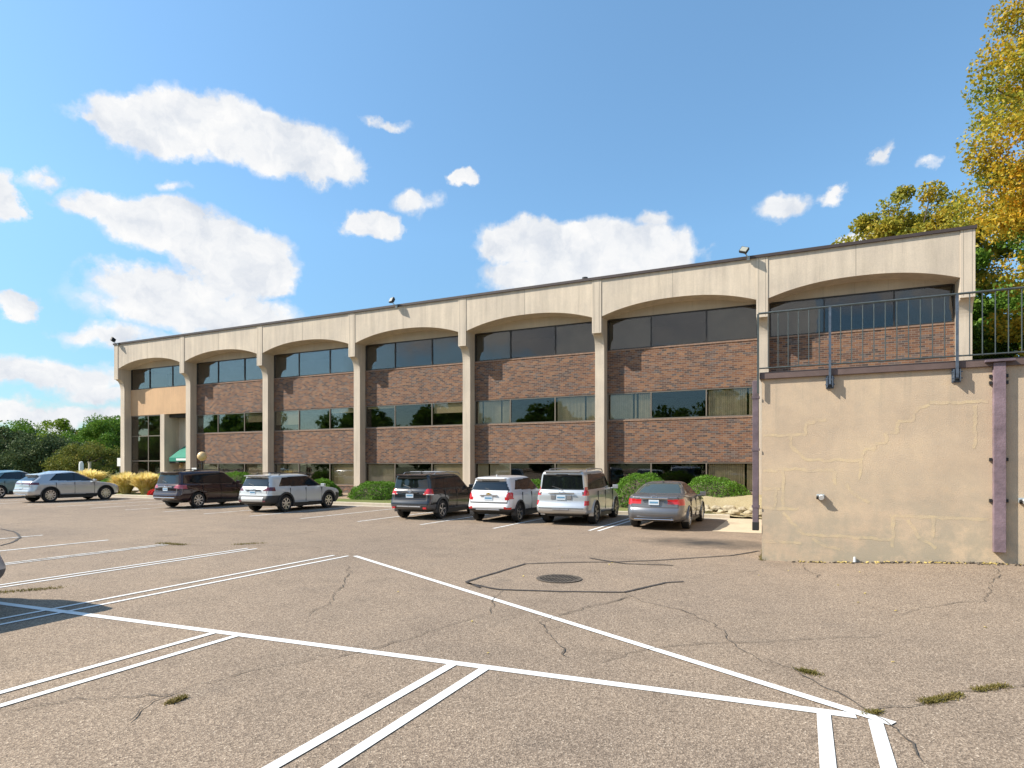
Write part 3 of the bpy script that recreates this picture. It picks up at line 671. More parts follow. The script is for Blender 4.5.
# litter of leaves and grit along the foot of the wall
m = MB()
for k in range(520):
    x = random.uniform(-.3, 8) if random.random() < .6 else random.uniform(1.2, 8); y = YD-.01-abs(random.gauss(0, .07)); s = random.uniform(.012, .035)
    z = gh(x, y)+.01; a = random.uniform(0, 6.3)
    m.obox((x, y, z+s*.2), (s*1.5, s, s*.5), (random.uniform(-.6,.6), random.uniform(-.6,.6), a), random.choice((0,0,1)))
tag(m.build('leaf_litter', [M['crack'], M['dryleaf']]), 'line of dead leaves and grit along the foot of the stucco wall', 'litter', kind='stuff')
REPAIRS = [
 [(-.83,2.62),(-.02,2.62),(-.02,2.86),(.15,2.86),(.15,2.92),(.35,2.92)],
 [(-.3,2.60),(-.3,2.4),(-.12,2.22),(-.06,2.12),(.0,2.10),(.98,2.10),(.98,2.22),(1.02,2.22),(1.02,2.30),(1.2,2.30),(1.2,2.42),(1.38,2.42),(1.38,2.62),(1.58,2.62),(1.58,2.84),(1.85,2.84),(1.85,2.98),(1.95,3.08),(2.1,3.14)],
 [(2.1,3.17),(3.0,3.17)], [(-.83,1.88),(-.55,1.88),(-.55,1.92),(.5,1.88),(.5,1.6)], [(-.45,1.9),(-.45,1.35),(-.45,1.1)], [(-.83,1.1),(-.15,1.1)], [(-.83,1.5),(-.5,1.5)], [(-.6,1.5),(-.6,1.12)],
 [(-.45,1.02),(-.2,.72),(-.05,.58),(1.5,.56)], [(-.83,.40),(-.1,.40)], [(1.45,1.02),(3.0,1.0)], [(1.5,1.0),(1.5,.4)], [(2.15,1.0),(2.15,.62)], [(.7,1.6),(.9,1.4),(1.1,1.25)], [(.95,2.08),(.95,1.7)], [(1.75,.95),(1.95,.6),(2.2,.42)], [(2.8,3.1),(2.8,2.3)], [(.1,.5),(.35,.35),(.6,.3)]]
for rp in REPAIRS:
    mm = rep(rp, .06); mm.build('crack_repair', M['patch'], wt_)
# ------------------------------------------------------------------ drain
dn = empty('storm_drain', (-3.92, 10.08, 0)); tag(dn, 'round black iron storm drain grate set in the asphalt', 'drain')
m = MB(); m.lathe([(.40,.008),(.40,.016),(.34,.016),(.34,.006)], n=32); m.build('ring', M['crack'], dn)
m = MB(); m.lathe([(.0,.0055),(.34,.0055)], n=32); m.build('pit', M['dark'], dn)
m = MB()
for k in range(-5, 6):
    h = math.sqrt(max(0, .34**2-(k*.06)**2)); m.box(k*.06-.014, k*.06+.014, -h, h, .007, .014)
m.box(-.34,.34,-.02,.02,.0145,.0165); m.build('grate', M['crack'], dn)

# ------------------------------------------------------------------ vegetation
def quads_mesh(name, C, A, B, mat, parent=None):
    n = len(C); V_ = np.empty((n, 4, 3), np.float32)
    V_[:,0] = C-A-B*.6; V_[:,1] = C+A*.2-B; V_[:,2] = C+A+B*.6; V_[:,3] = C-A*.2+B
    me = bpy.data.meshes.new(name); me.vertices.add(n*4); me.vertices.foreach_set('co', V_.reshape(-1))
    me.loops.add(n*4); me.loops.foreach_set('vertex_index', np.arange(n*4, dtype=np.int32))
    me.polygons.add(n); me.polygons.foreach_set('loop_start', np.arange(0, n*4, 4, dtype=np.int32)); me.polygons.foreach_set('loop_total', np.full(n, 4, np.int32))
    me.materials.append(mat); me.update(); me.validate()
    o = bpy.data.objects.new(name, me); COL.objects.link(o)
    if parent: o.parent = parent
    return o
def rand_dirs(n):
    d = rng.normal(size=(n, 3)); return d/np.linalg.norm(d, axis=1, keepdims=True)
def leaf_quads(C, size, up=.0):
    n = len(C); a = rand_dirs(n); t = rand_dirs(n); b = np.cross(a, t); b /= np.linalg.norm(b, axis=1, keepdims=True)+1e-9
    s = size*rng.uniform(.6, 1.3, (n, 1)); return a*s*.6, b*s*.42
def tree(name, label, cat, group, loc, H, crown, leaf, nleaf, mat, trunk_r=.25, crown_z0=.3, clumps=60, clump_r=.9, bark='bark', shape=1.0):
    """crown = (rx, ry); limbs end in clumps of leaves"""
    t = empty(name, loc); tag(t, label, cat, group)
    zc0 = H*crown_z0; rx, ry = crown; ch = H-zc0
    cs = []
    while len(cs) < clumps:
        p = rng.uniform(-1, 1, 3); r = np.linalg.norm(p)
        if r > 1 or r < .35*rng.random(): continue
        z = (p[2]+1)/2
        prof = math.sin(math.pi*min(1, max(0.02, z))**.75)**.6 if shape == 1 else (1-z)**.7
        q = np.array([p[0]*rx, p[1]*ry, zc0+z*ch])
        hr = math.hypot(p[0], p[1])
        if hr > prof: q[0] *= prof/hr; q[1] *= prof/hr
        cs.append(q)
    cs = np.array(cs)
    m = MB(); top = Vector((0,0,H*.72))
    pts = [Vector((0,0,-.2)), Vector((.1,.05,H*.2)), Vector((-.05,.1,H*.45)), top]
    m.path(pts, [trunk_r*1.2, trunk_r, trunk_r*.7, trunk_r*.25], 8)
    for c in cs[:min(len(cs), 40)]:
        cv = Vector(c); z0 = max(H*.15, min(H*.68, cv.z*.62)); s0 = Vector((0,.05,z0)); mid = s0.lerp(cv, .5)+Vector((0,0,.06*H*random.uniform(-.3,.8)))
        m.path([s0, mid, cv], [trunk_r*.38, trunk_r*.2, trunk_r*.06], 5)
    m.build('trunk', M[bark], t, smooth=True)
    k = rng.integers(0, len(cs), nleaf); d = rand_dirs(nleaf); rr = rng.random((nleaf, 1))**.45
    cr = (clump_r*rng.uniform(.6, 1.25, len(cs)))[k][:, None]
    C = cs[k]+d*rr*cr*np.array([1,1,.72])
    A, B = leaf_quads(C, leaf)
    quads_mesh('crown', C, A, B, M[mat], t)
    return t
def copy_tree(o, loc, rz, sc, label, group=None):
    c = o.copy(); COL.objects.link(c); c.location = loc; c.rotation_euler = (0,0,rz); c.scale = (sc,)*3; c['label'] = label
    if group: c['group'] = group
    for ch in list(o.children):
        d = ch.copy(); COL.objects.link(d); d.parent = c
    return c
# right of the building
tree('maple_tree', 'tall golden and green autumn tree right of the building end', 'tree', 'autumn trees', (12.2, 33.5, 3.7), 24.5, (5.5, 5.5), .125, 190000, 'autumn', .34, .03, 260, 1.25)
tree('maple_tree', 'autumn tree whose crown rises behind the right end of the roof', 'tree', 'autumn trees', (6.6, 50.5, 3.0), 18.3, (5.4, 4.6), .17, 52000, 'autumn2', .3, .3, 120, 1.05)
tree('maple_tree', 'green leafy tree seen behind the railing, right of the building', 'tree', None, (13.5, 47, 3.6), 14, (6.5, 6.5), .22, 42000, 'greenleaf', .3, .05, 80, 1.3)
tree('maple_tree', 'bushy yellow tree at the right edge behind the railing', 'tree', None, (15.8, 36, 3.6), 9, (3.6, 3.6), .2, 15000, 'autumn', .2, .02, 60, 1.0)
tree('small_tree', 'low dark green tree beside the building corner, behind the railing', 'tree', None, (9.6, 38, 3.6), 6.6, (3.0, 3.0), .14, 34000, 'greenleaf', .15, .0, 80, .95)
# left background
LT = 'trees beyond the left end of the car park'
def bt(nm, lab, x, y, H, r, mat, n=6500, leaf=.42, z0=.1, shape=1.0, cl=60):
    n = int(n*1.8); leaf *= .85; H *= 1.05
    tree(nm, lab, 'tree', LT, (x, y, -.3), H+.3, (r, r), leaf, n, mat, .3, z0, cl, r*.32, shape=shape)
bt('juniper_tree', 'dark conifer at the left edge of the picture, behind the parked cars', -133, 62, 8.2, 5.4, 'pineleaf', 9000, .34, .0)
bt('juniper_tree', 'dark spreading conifer above the roof of the silver crossover', -113, 58, 6.4, 5.2, 'pineleaf', 9000, .3, .0)
bt('juniper_tree', 'low dark conifer above the bonnet of the silver crossover', -103, 58, 5.0, 3.6, 'pineleaf', 6000, .26, .0)
bt('broadleaf_tree', 'bright lime green tree peeping over the dark conifers', -198, 105, 14.2, 7.2, 'limeleaf', 6500, .5)
bt('broadleaf_tree', 'yellow green tree between the lime tree and the tall green one', -183, 110, 14.6, 7, 'oliveleaf', 6500, .5)
bt('broadleaf_tree', 'tall rich green tree touching the left end of the building', -139, 85, 12.4, 6.6, 'greenleaf', 11000, .38)
bt('broadleaf_tree', 'mid green tree left of the tall rich green tree', -176, 100, 11.6, 6, 'greenleaf', 6500, .45)
bt('broadleaf_tree', 'olive and orange shrubby tree in front of the tall green tree', -84, 48, 4.9, 4.2, 'oliveleaf', 9500, .22, .0)
bt('broadleaf_tree', 'green tree far behind the dark conifers', -228, 110, 14.6, 9, 'greenleaf', 7000, .55)
bt('broadleaf_tree', 'dull green tree at the far left behind the dark conifers', -205, 84, 12.6, 8, 'pineleaf', 7000, .5)
bt('broadleaf_tree', 'green tree partly hidden by the left column of the building', -157, 100, 12.9, 7, 'greenleaf', 7000, .45)
# trees across the lot, behind the viewpoint: the windows mirror them
hb = tree('broadleaf_tree', 'green tree across the car park, mirrored in the windows', 'tree', 'trees across the car park', (-8, -34, 0), 11, (6.0, 6.0), .5, 9000, 'greenleaf', .3, .05, 60, 1.8)
for k, (x, y, s) in enumerate(((-112,-40,1.3),(-128,-46,1.4),(-146,-42,1.3),(-164,-48,1.4),(-186,-46,1.4),(-73,-60,1.5),(-104,-64,1.6),(-20,-38,1.05),(-31,-33,.9),(-43,-40,1.2),(-54,-36,1),(-66,-42,1.15),(6,-40,1.1),(19,-36,.95),(31,-42,1.2),(-80,-38,1.1),(-96,-44,1.2),(-14,-52,1.3),(-48,-56,1.35),(44,-44,1.2))):
    copy_tree(hb, (x, y, 0), k*1.3, s, 'green tree across the car park, mirrored in the windows', 'trees across the car park')

def shrub(loc, r, label, mat='shrub', n=15000, leaf=.05, name='shrub', group='clipped shrubs along the building', cat='shrub'):
    rx, ry, rz = r; t = empty(name, loc); tag(t, label, cat, group)
    m = MB(); prof = [(math.cos(R(a))*.86, math.sin(R(a))*.84) for a in range(0, 91, 9)]
    m.lathe([(p[0], p[1]) for p in prof], n=20); m.v = [(x*rx, y*ry, z*rz) for x, y, z in m.v]; m.build('twigs', M['bark'], t, smooth=True)
    d = rand_dirs(n); d[:,2] = abs(d[:,2]); 
    bump = np.array([1+.13*mnoise.noise(Vector((q[0]*2.2+loc[0], q[1]*2.2, q[2]*2.2)))+.07*mnoise.noise(Vector((q[0]*6, q[1]*6+loc[0], q[2]*6))) for q in d])[:,None]
    rr = bump*(1-.22*rng.random((n,1))**1.6); C = d*rr*np.array([rx, ry, rz]); A, B = leaf_quads(C, leaf)
    quads_mesh('foliage', C, A, B, M[mat], t); return t
shrub((-6.65, 27.6, .15), (1.55, 1.15, 1.5), 'tall rounded green shrub between the silver SUV and the grey sedan')
shrub((-3.75, 28.2, .2), (1.65, 1.1, 1.3), 'broad green shrub right of the grey sedan')
shrub((-12.0, 27.8, .15), (1.1, 1.0, 1.15), 'green shrub behind the white SUV and the silver SUV')
shrub((-21.5, 27.5, .12), (1.75, 1.1, 1.0), 'low wide green shrub left of the black SUV')
shrub((-25.6, 27.6, .12), (1.3, 1.0, 1.05), 'rounded green shrub in front of the bonnet of the white wagon')
shrub((-32.6, 27.6, .12), (1.7, 1.1, 1.5), 'green shrub behind the maroon SUV, right of the globe lamp')
shrub((-40.5, 28.0, .12), (1.5, 1.0, 1.25), 'green shrub behind the golden grasses near the entrance')
shrub((-44.5, 27.0, .12), (1.2, 1.0, .9), 'small green shrub at the left corner column of the building')
def tuft(loc, r, h, label, mat='seed', n=1500, name='ornamental_grass', group='golden grasses by the entrance', cat='ornamental grass', w=.02):
    a = rng.uniform(0, 2*math.pi, n); lean = rng.random(n)**.7; base = np.stack([np.cos(a)*r*.25*rng.random(n), np.sin(a)*r*.25*rng.random(n), np.zeros(n)], 1)
    v = []; f = []
    for i in range(n):
        hh = h*rng.uniform(.55, 1.05); L_ = r*lean[i]; dx, dy = math.cos(a[i]), math.sin(a[i]); b = base[i]; sx, sy = -dy*w, dx*w; k = len(v)
        for t_, ww in ((0,1),(.5,1.1),(.85,1.3),(1,.3)):
            px_ = b[0]+dx*L_*t_**1.7; py_ = b[1]+dy*L_*t_**1.7; pz = hh*(t_-.22*lean[i]*t_**3)
            v += [(px_-sx*ww, py_-sy*ww, pz), (px_+sx*ww, py_+sy*ww, pz)]
        for j in range(3): f.append((k+2*j, k+2*j+1, k+2*j+3, k+2*j+2))
    m = MB(); m.add(v, f); o = m.build(name, M[mat], recalc=False); o.location = loc; tag(o, label, cat, group); return o
tuft((-40.4, 25.5, .1), 1.0, 1.5, 'left clump of tall golden grass near the entrance')
tuft((-38.4, 25.5, .1), .95, 1.5, 'right clump of tall golden grass beside the red flowers')
tuft((-39.3, 26.4, .1), 1.0, 1.35, 'golden grass clump standing behind the two front clumps', n=1000)
tuft((-57.5, 33, 0), 1.6, 1.7, 'distant golden grass clump above the bonnet of the silver crossover', n=900, w=.035)
shrub((-42.3, 25.4, .1), (.9, .7, .75), 'yellow flowering plant left of the golden grasses', 'yellowflower', 2600, .07, 'flowering_plant', None, 'flowers')
shrub((-36.6, 25.0, .1), (.55, .5, .42), 'red flowers beside the golden grass, at the bumper of the maroon SUV', 'redflower', 1800, .06, 'flowering_plant', None, 'flowers')
# weeds growing in the cracks
def weed(pts, lab, n=260, h=.03, spread=.05):
    v = []; f = []
    for i in range(n):
        k = random.randrange(len(pts)-1); t_ = random.random(); a, b = Vector(pts[k]), Vector(pts[k+1]); q = a.lerp(b, t_)
        q = q+Vector((random.gauss(0, spread), random.gauss(0, spread))); ang = random.uniform(0, 6.3); hh = h*random.uniform(.4, 1.3); w_ = .006
        dx, dy = math.cos(ang), math.sin(ang); ln = random.uniform(.01, .045); z = gh(q.x, q.y)+.004; n0 = len(v)
        v += [(q.x-dy*w_, q.y+dx*w_, z), (q.x+dy*w_, q.y-dx*w_, z), (q.x+dx*ln, q.y+dy*ln, z+hh)]; f.append((n0, n0+1, n0+2))
    m = MB(); m.add(v, f); o = m.build('crack_weeds', M['weed'], recalc=False); tag(o, lab, 'weeds', 'weeds in the asphalt cracks', 'stuff')
weed([(.89,6.16),(1.02,6.30),(1.2,6.51)], 'weeds in the asphalt crack at the bottom right', 700, .02, .028)
weed([(1.34,6.68),(1.62,6.95)], 'weeds in the asphalt crack near the right edge', 420, .02, .025)
weed([(-.06,6.62),(.09,6.54)], 'weed patch on the asphalt above the end of the long white line', 300, .02, .03)
weed([(.40,5.65),(.53,5.78)], 'weeds on the white line junction at the bottom right', 260, .015, .02)
weed([(-4.82,3.40),(-4.83,3.56)], 'weeds in the crack at the bottom left', 360, .02, .02)
weed([(-11.6,4.9),(-10.95,5.84)], 'weeds at the edge of the shadow on the left', 500, .03, .06)
weed([(-14.9,10.25),(-14.0,10.3)], 'weeds at the far end of a worn parking line on the left', 420, .04, .07)
weed([(-12.9,10.9),(-12.5,11.4)], 'weeds in the asphalt left of the line corner', 200, .04, .06)
weed([(-.86,13.8),(-.9,15.5)], 'weeds along the left end of the stucco wall', 260, .06, .03)
m = MB()
for k in range(22):
    x = random.uniform(-6, 3); y = random.uniform(5.5, 13.5); s = random.uniform(.012, .026)
    m.obox((x, y, gh(x,y)+.012), (s*1.4, s, .006), (random.uniform(-.4,.4), random.uniform(-.4,.4), random.uniform(0,6)))
tag(m.build('fallen_leaves', M['dryleaf']), 'small dry leaves scattered on the asphalt', 'leaves', kind='stuff')
# limestone edging stones
for k in range(17):
    import bmesh
    bm = bmesh.new(); bmesh.ops.create_icosphere(bm, subdivisions=3, radius=1)
    for v in bm.verts:
        n_ = mnoise.noise(v.co*1.3+Vector((k*5, 0, 0)))*.35+mnoise.noise(v.co*3+Vector((k*5, 0, 0)))*.12; v.co *= (1+n_)
    s = random.uniform(.11, .22)
    for v in bm.verts: v.co = Vector((v.co.x*s*1.35, v.co.y*s, max(-.5, v.co.z)*s*.8))
    me = bpy.data.meshes.new('edging_stone'); bm.to_mesh(me); bm.free(); me.materials.append(M['stone'])
    for p_ in me.polygons: p_.use_smooth = True
    o = bpy.data.objects.new('edging_stone', me); COL.objects.link(o)
    row = k % 2; xx = -4.9+k*.24; o.location = (xx, 24.75+row*.55+random.uniform(-.08,.08), .2+row*.08); o.rotation_euler = (0,0,random.uniform(-.5,.5))
    tag(o, 'pale limestone edging stone on the dry bank right of the grey sedan', 'stone', 'edging stones on the dry bank')

# globe lamp, small signs
gl_ = empty('globe_lamp', (-35.03, 27.0, 0)); tag(gl_, 'amber globe lamp on a black post in front of the second column', 'lamp post')
m = MB(); m.tube((0,0,0),(0,0,2.3),.055,.045); m.tube((0,0,0),(0,0,.15),.12,.1); m.build('post', M['black'], gl_, smooth=True)
m = MB(); m.lathe([(.001,2.86),(.13,2.83),(.23,2.75),(.29,2.6),(.29,2.5),(.24,2.38),(.12,2.28),(.06,2.26)], n=24); m.build('globe', M['globe'], gl_, smooth=True)
sg = empty('small_sign', (-35.2, 26.6, 0)); tag(sg, 'small blank white sign under the globe lamp', 'sign')
m = MB(); m.box(-.02,.02,-.02,.02,0,1.75); m.build('post', M['steel'], sg); m = MB(); m.box(-.22,.22,-.045,-.02,1.45,1.82); m.build('sign_panel', M['white'], sg)
bo = empty('bollard', (-71.1, 40, 0)); tag(bo, 'white bollard left of the building, in front of the trees', 'bollard'); m = MB(); m.lathe([(.0,2.4),(.14,2.35),(.22,2.1),(.22,0)], n=16); m.build('post', M['white'], bo, smooth=True)
for xx in (-72.2, -73.8):
    pp = empty('wooden_post', (xx, 41.5, 0)); tag(pp, 'thin pale post standing right of the white bollard', 'post', 'thin pale posts by the bollard'); m = MB(); m.box(-.12,.12,-.1,.1,0,2.3); m.box(-.16,.16,-.14,.14,2.3,2.36); m.build('shaft', M['kerb'], pp)
sg = empty('small_sign', (-53.1, 33, 0)); tag(sg, 'small white sign just left of the corner column', 'sign')
m = MB(); m.box(-.03,.03,-.03,.03,0,2.5); m.build('post', M['steel'], sg); m = MB(); m.box(-.3,.3,-.06,-.03,1.9,2.6); m.build('sign_panel', M['white'], sg)

# ------------------------------------------------------------------ cars
def interp_rows(rows, n=84, smooth=2):
    A = np.array([[r[0][0], r[0][1], r[1][0], r[1][1], r[2], r[3]] for r in rows], float)
    seg = np.sqrt(((A[1:]-A[:-1])**2 * np.array([1,1,.5,.5,1,0])).sum(1))+.04
    t = np.concatenate([[0], np.cumsum(seg)]); u = np.linspace(0, t[-1], n)
    B = np.stack([np.interp(u, t, A[:,k]) for k in range(6)], 1)
    for _ in range(smooth): B[1:-1] = .25*B[:-2]+.5*B[1:-1]+.25*B[2:]
    return B
def inpoly(x, y, poly):
    c = False; j = len(poly)-1
    for i in range(len(poly)):
        if (poly[i][1] > y) != (poly[j][1] > y) and x < (poly[j][0]-poly[i][0])*(y-poly[i][1])/(poly[j][1]-poly[i][1])+poly[i][0]: c = not c
        j = i
    return c
def make_wheel(R_, W_, spokes, rimmat, parent, x, y, side, Lz=0):
    t = MB(); hw = W_/2; rr = R_*.66
    t.lathe([(rr,-hw*.8),(R_*.93,-hw),(R_*.985,-hw*.75),(R_,-hw*.4),(R_,hw*.4),(R_*.985,hw*.75),(R_*.93,hw),(rr,hw*.8),(rr,-hw*.8)], 'y', n=32)
    wo_ = t.build('wheel', M['tyre'], parent, smooth=True); wo_.location = (x, y, R_)
    m = MB(); o_ = side*hw
    m.lathe([(rr*1.01, o_*.82),(rr*1.0, o_*.9),(rr*.93, o_*.86),(rr*.9, o_*.2),(0, o_*.15)], 'y', n=32, mi=1)
    m.lathe([(rr*1.02, o_*.84),(rr*1.01, o_*.96),(rr*.92, o_*.94),(rr*.9, o_*.6)], 'y', n=32, mi=0)
    m.lathe([(rr*.2, o_*.3),(rr*.2, o_*.8),(rr*.12, o_*.88),(0, o_*.88)], 'y', n=16, mi=0)
    for k in range(spokes):
        a = 2*math.pi*k/spokes+.2; ca, sa = math.cos(a), math.sin(a); wi, wo2 = rr*.11, rr*.14; r0, r1 = rr*.12, rr*.96
        pts = []
        for r_, ww, yo in ((r0, wi, .84), (r1, wo2, .9)):
            for s_ in (-1, 1):
                for yy in (yo, yo-.25): pts.append((ca*r_-sa*ww*s_, o_*yy, sa*r_+ca*ww*s_))
        m.add(pts, [(0,2,6,4),(1,5,7,3),(0,4,5,1),(2,3,7,6),(4,6,7,5),(0,1,3,2)])
    m.build('rim', [rimmat, M['black']], wo_, smooth=False)

def car(name, label, cat, loc, yaw_, S, group=None):
    """car built along +X (rear at 0), then turned; S is the spec of one real body shape"""
    root = empty(name, loc, yaw_); tag(root, label, cat, group)
    Lc = S['L']; off = -S['xr']            # origin at rear axle on the ground
    B = interp_rows(S['rows'], 90, S.get('smooth', 2))
    nr, nc, ns = 26, 10, 150
    rings = []; types = []
    for (xr, zr, xf, zf, w_, rc) in B:
        pts = []; bulR, bulF = S.get('bulge', (.05, .12))
        rc_x = min(rc*1.3, (xf-xr)*.3); rc_y = min(rc, w_*.8)
        rfx = min(S.get('frc', .35), (xf-xr)*.3); rfy = min(S.get('frcy', .42), w_*.8)
        def rear_x(y): return xr+bulR*(abs(y)/max(w_, .01))**2.2
        def front_x(y): return xf-bulF*(abs(y)/max(w_, .01))**2.2
        for k in range(nr+1):
            y = -(w_-rc_y)+2*(w_-rc_y)*k/nr; pts.append((rear_x(y), y))
        xe = rear_x(w_-rc_y)
        for k in range(1, nc):
            a = R(90*k/nc); pts.append((xe+rc_x*(1-math.cos(a)), w_-rc_y+rc_y*math.sin(a)))
        xfe = front_x(w_-rfy)
        for k in range(ns+1): pts.append((xe+rc_x+(xfe-rfx-xe-rc_x)*k/ns, w_))
        for k in range(1, nc):
            a = R(90*k/nc); pts.append((xfe-rfx+rfx*math.sin(a), w_-rfy+rfy*math.cos(a)))
        for k in range(nr+1):
            y = (w_-rfy)-2*(w_-rfy)*k/nr; pts.append((front_x(y), y))
        for k in range(1, nc):
            a = R(90*k/nc); pts.append((xfe-rfx+rfx*math.cos(a), -(w_-rfy)-rfy*math.sin(a)))
        for k in range(ns+1): pts.append((xfe-rfx-(xfe-rfx-xe-rc_x)*k/ns, -w_))
        for k in range(1, nc):
            a = R(90*k/nc); pts.append((xe+rc_x*(1-math.sin(a)), -(w_-rc_y)-rc_y*math.cos(a)))
        ring = []
        for (x, y) in pts:
            t = (x-xr)/max(xf-xr, .01); z = zr+(zf-zr)*t
            # slight waist bulge & front/rear taper in plan
            yy = y
            mid = Lc/2; taper = 1-S.get('ptaper', .07)*abs((x-mid)/mid)**3.2
            ring.append((x, yy*taper, z))
        rings.append(ring)
    nn = len(rings[0])
    V_ = [p for r in rings for p in r]
    seg = (['R']*nr+['RC']*nc+['S']*ns+['FC']*nc+['F']*nr+['FC']*nc+['S']*ns+['RC']*nc)
    seg = seg[:nn]+['RC']*(nn-len(seg))
    groups = {}
    Rw, wb_ = S['Rw'], S['wb']; ax = [S['xr'], S['xr']+wb_]
    for i in range(len(rings)-1):
        for k in range(nn):
            a, b, c, d = i*nn+k, i*nn+(k+1)%nn, (i+1)*nn+(k+1)%nn, (i+1)*nn+k
            cx = sum(V_[q][0] for q in (a,b,c,d))/4; cy = sum(V_[q][1] for q in (a,b,c,d))/4; cz = sum(V_[q][2] for q in (a,b,c,d))/4
            sg_ = seg[k]; key = 'body'
            if sg_ in ('S','RC','FC') and any((cx-q)**2+(cz-Rw)**2 < (Rw+.06)**2 for q in ax) and abs(cy) > S['hw']*.6: continue
            if sg_ in ('S','RC','FC'):
                for j, pl in enumerate(S['side']):
                    if inpoly(cx, cz, pl): key = ('side_window', j, cy > 0); break
            if key == 'body' and sg_ in ('S','RC','FC') and 'dlo' in S and inpoly(cx, cz, S['dlo']): key = ('window_trim', 0, cy > 0)
            if key == 'body' and sg_ in ('R','RC') and inpoly(abs(cy), cz, S['rearwin']) and cx < Lc*.45: key = ('rear_window', 0, 0)
            if key == 'body' and sg_ in ('F','FC') and cz > S['cowl'] and cz < S['wtop'] and abs(cy) < S['hw']*.86-(cz-S['cowl'])*.28: key = ('windshield', 0, 0)
            if key == 'body' and sg_ in ('R','RC','S') and cx < S.get('tl_x', .5):
                for j, (pl, xm_) in enumerate(S['tail']):
                    if inpoly(abs(cy), cz, pl) and cx < xm_: key = ('tail_light', j, cy > 0); break
                if key == 'body' and 'tail_side' in S and inpoly(cx, cz, S['tail_side']) and sg_ in ('S','RC'): key = ('tail_light', 0, cy > 0)
            if key == 'body' and sg_ in ('F','FC') and abs(cy) > .45 and S['hl'][0] < cz < S['hl'][1] and cx > Lc-.6: key = ('headlight', 0, cy > 0)
            if key == 'body' and 'clad' in S:
                zr_ = S['clad'](cx, cy)
                if cz < zr_: key = ('cladding', 0, 0)
            if key == 'body' and 'black_rear' in S and sg_ in ('R','RC') and inpoly(abs(cy), cz, S['black_rear']): key = ('cladding', 0, 0)
            if key == 'body' and sg_ in ('R','RC') and cx < .7:
                gz, gy = S.get('gap', (.70, .70))
                if (abs(cz-gz) < .016 and abs(cy) < gy+.02) or (abs(abs(cy)-gy) < .014 and gz < cz < S['plate'][1]+.3): key = ('panel_gap', 0, 0)
            groups.setdefault(key, []).append((a, b, c, d))
    matof = {'body': S['paint'], 'side_window': M['carglass'], 'rear_window': S.get('rearglass', M['carglass']), 'windshield': M['carglass2'], 'tail_light': S.get('tlmat', M['taillight']), 'headlight': M['headlight'], 'cladding': S.get('cladmat', M['clad']), 'window_trim': M['gloss'], 'panel_gap': M['gap']}
    nmof = {'cladding': 'lower_trim'}
    for key, fs in groups.items():
        kk = key if isinstance(key, str) else key[0]
        used = sorted({q for f_ in fs for q in f_}); mp = {q: n_ for n_, q in enumerate(used)}
        m = MB(); m.v = [(V_[q][0]+off, V_[q][1], V_[q][2]) for q in used]; m.f = [tuple(mp[q] for q in reversed(f_)) for f_ in fs]; m.m = [0]*len(fs)
        if kk == 'body':   # closing roof cap
            top = rings[-1]; n0 = len(m.v); m.v += [(x+off, y, z) for x, y, z in top]; m.f.append(tuple(range(n0+nn-1, n0-1, -1))); m.m.append(0)
        mt = matof[kk]
        if kk == 'side_window' and S.get('clear') and key[1] == 0: mt = M['carglass2']
        if kk == 'tail_light' and key[1] >= 1 and S.get('tail2'): mt = S['tail2']
        m.build(nmof.get(kk, kk), mt, root, smooth=True, recalc=False)
    # underbody
    m = MB(); hw = S['hw']; m.box(.45+off, Lc-.35+off, -hw*.66, hw*.66, .27, .62); m.box(ax[0]+Rw+.07+off, ax[1]-Rw-.07+off, -hw*.93, hw*.93, .2, .42)
    m.box(ax[0]-Rw-.05+off, ax[0]+Rw+.05+off, -hw*.74, hw*.74, .3, .95); m.box(ax[1]-Rw-.05+off, ax[1]+Rw+.05+off, -hw*.74, hw*.74, .3, .9); m.build('underbody', M['black'], root)
    for xx in ax:
        for s_ in (-1, 1):
            make_wheel(Rw, S.get('tw', .23), S['spokes'], S['rim'], root, xx+off, s_*(hw-.125), s_)
            # arch lip
            m = MB(); n_ = 22; r0, r1 = Rw+.045, Rw+S.get('arch', .07)
            yy0 = s_*(hw*S.get('archy', 1.0)+.006); yy1 = s_*(hw-.16)
            for k in range(n_):
                a0, a1 = R(-12)+R(204)*k/n_, R(-12)+R(204)*(k+1)/n_
                p = lambda a, r, y: (xx+off+r*math.cos(a), y, Rw+r*math.sin(a))
                vs_ = [p(a0,r0,yy0),p(a1,r0,yy0),p(a1,r1,yy0),p(a0,r1,yy0),p(a0,r0,yy1),p(a1,r0,yy1),p(a1,r1,yy1-0*s_),p(a0,r1,yy1)]
                m.add(vs_, [(0,1,2,3),(0,4,5,1),(3,2,6,7)])
            m.build('wheel_arch', S.get('archmat', S['paint']), root)
    # mirrors
    mx, mz = S['mirror']
    for s_ in (-1, 1):
        m = MB(); yb = s_*(hw-.02)
        m.obox((mx+off, yb+s_*.13, mz), (.12,.2,.15), (0,0,s_*-.15)); m.obox((mx+off+.02, yb, mz-.05), (.07,.12,.04)); m.build('mirror', S.get('mirmat', S['paint']), root, bevel=.03)
    # handles
    for hx in S['handles']:
        for s_ in (-1, 1):
            m = MB(); m.obox((hx+off, s_*(S['handle_y']), S['handle_z']), (.19,.035,.03)); m.build('door_handle', S.get('handlemat', S['paint']), root, bevel=.01)
    # door seams
    for sx_ in S['seams']:
        for s_ in (-1, 1):
            m = MB(); m.obox((sx_+off, s_*(hw*1.0-.012), (S['seam_z'][0]+S['seam_z'][1])/2), (.010,.03,S['seam_z'][1]-S['seam_z'][0])); m.build('door_seam', M['black'], root)
    # plate with surround
    px_, pz_ = S['plate']
    m = MB(); m.box(px_+off-.012, px_+off+.02, -.155, .155, pz_-.078, pz_+.078); pl = m.build('licence_plate', M['plate'], root)
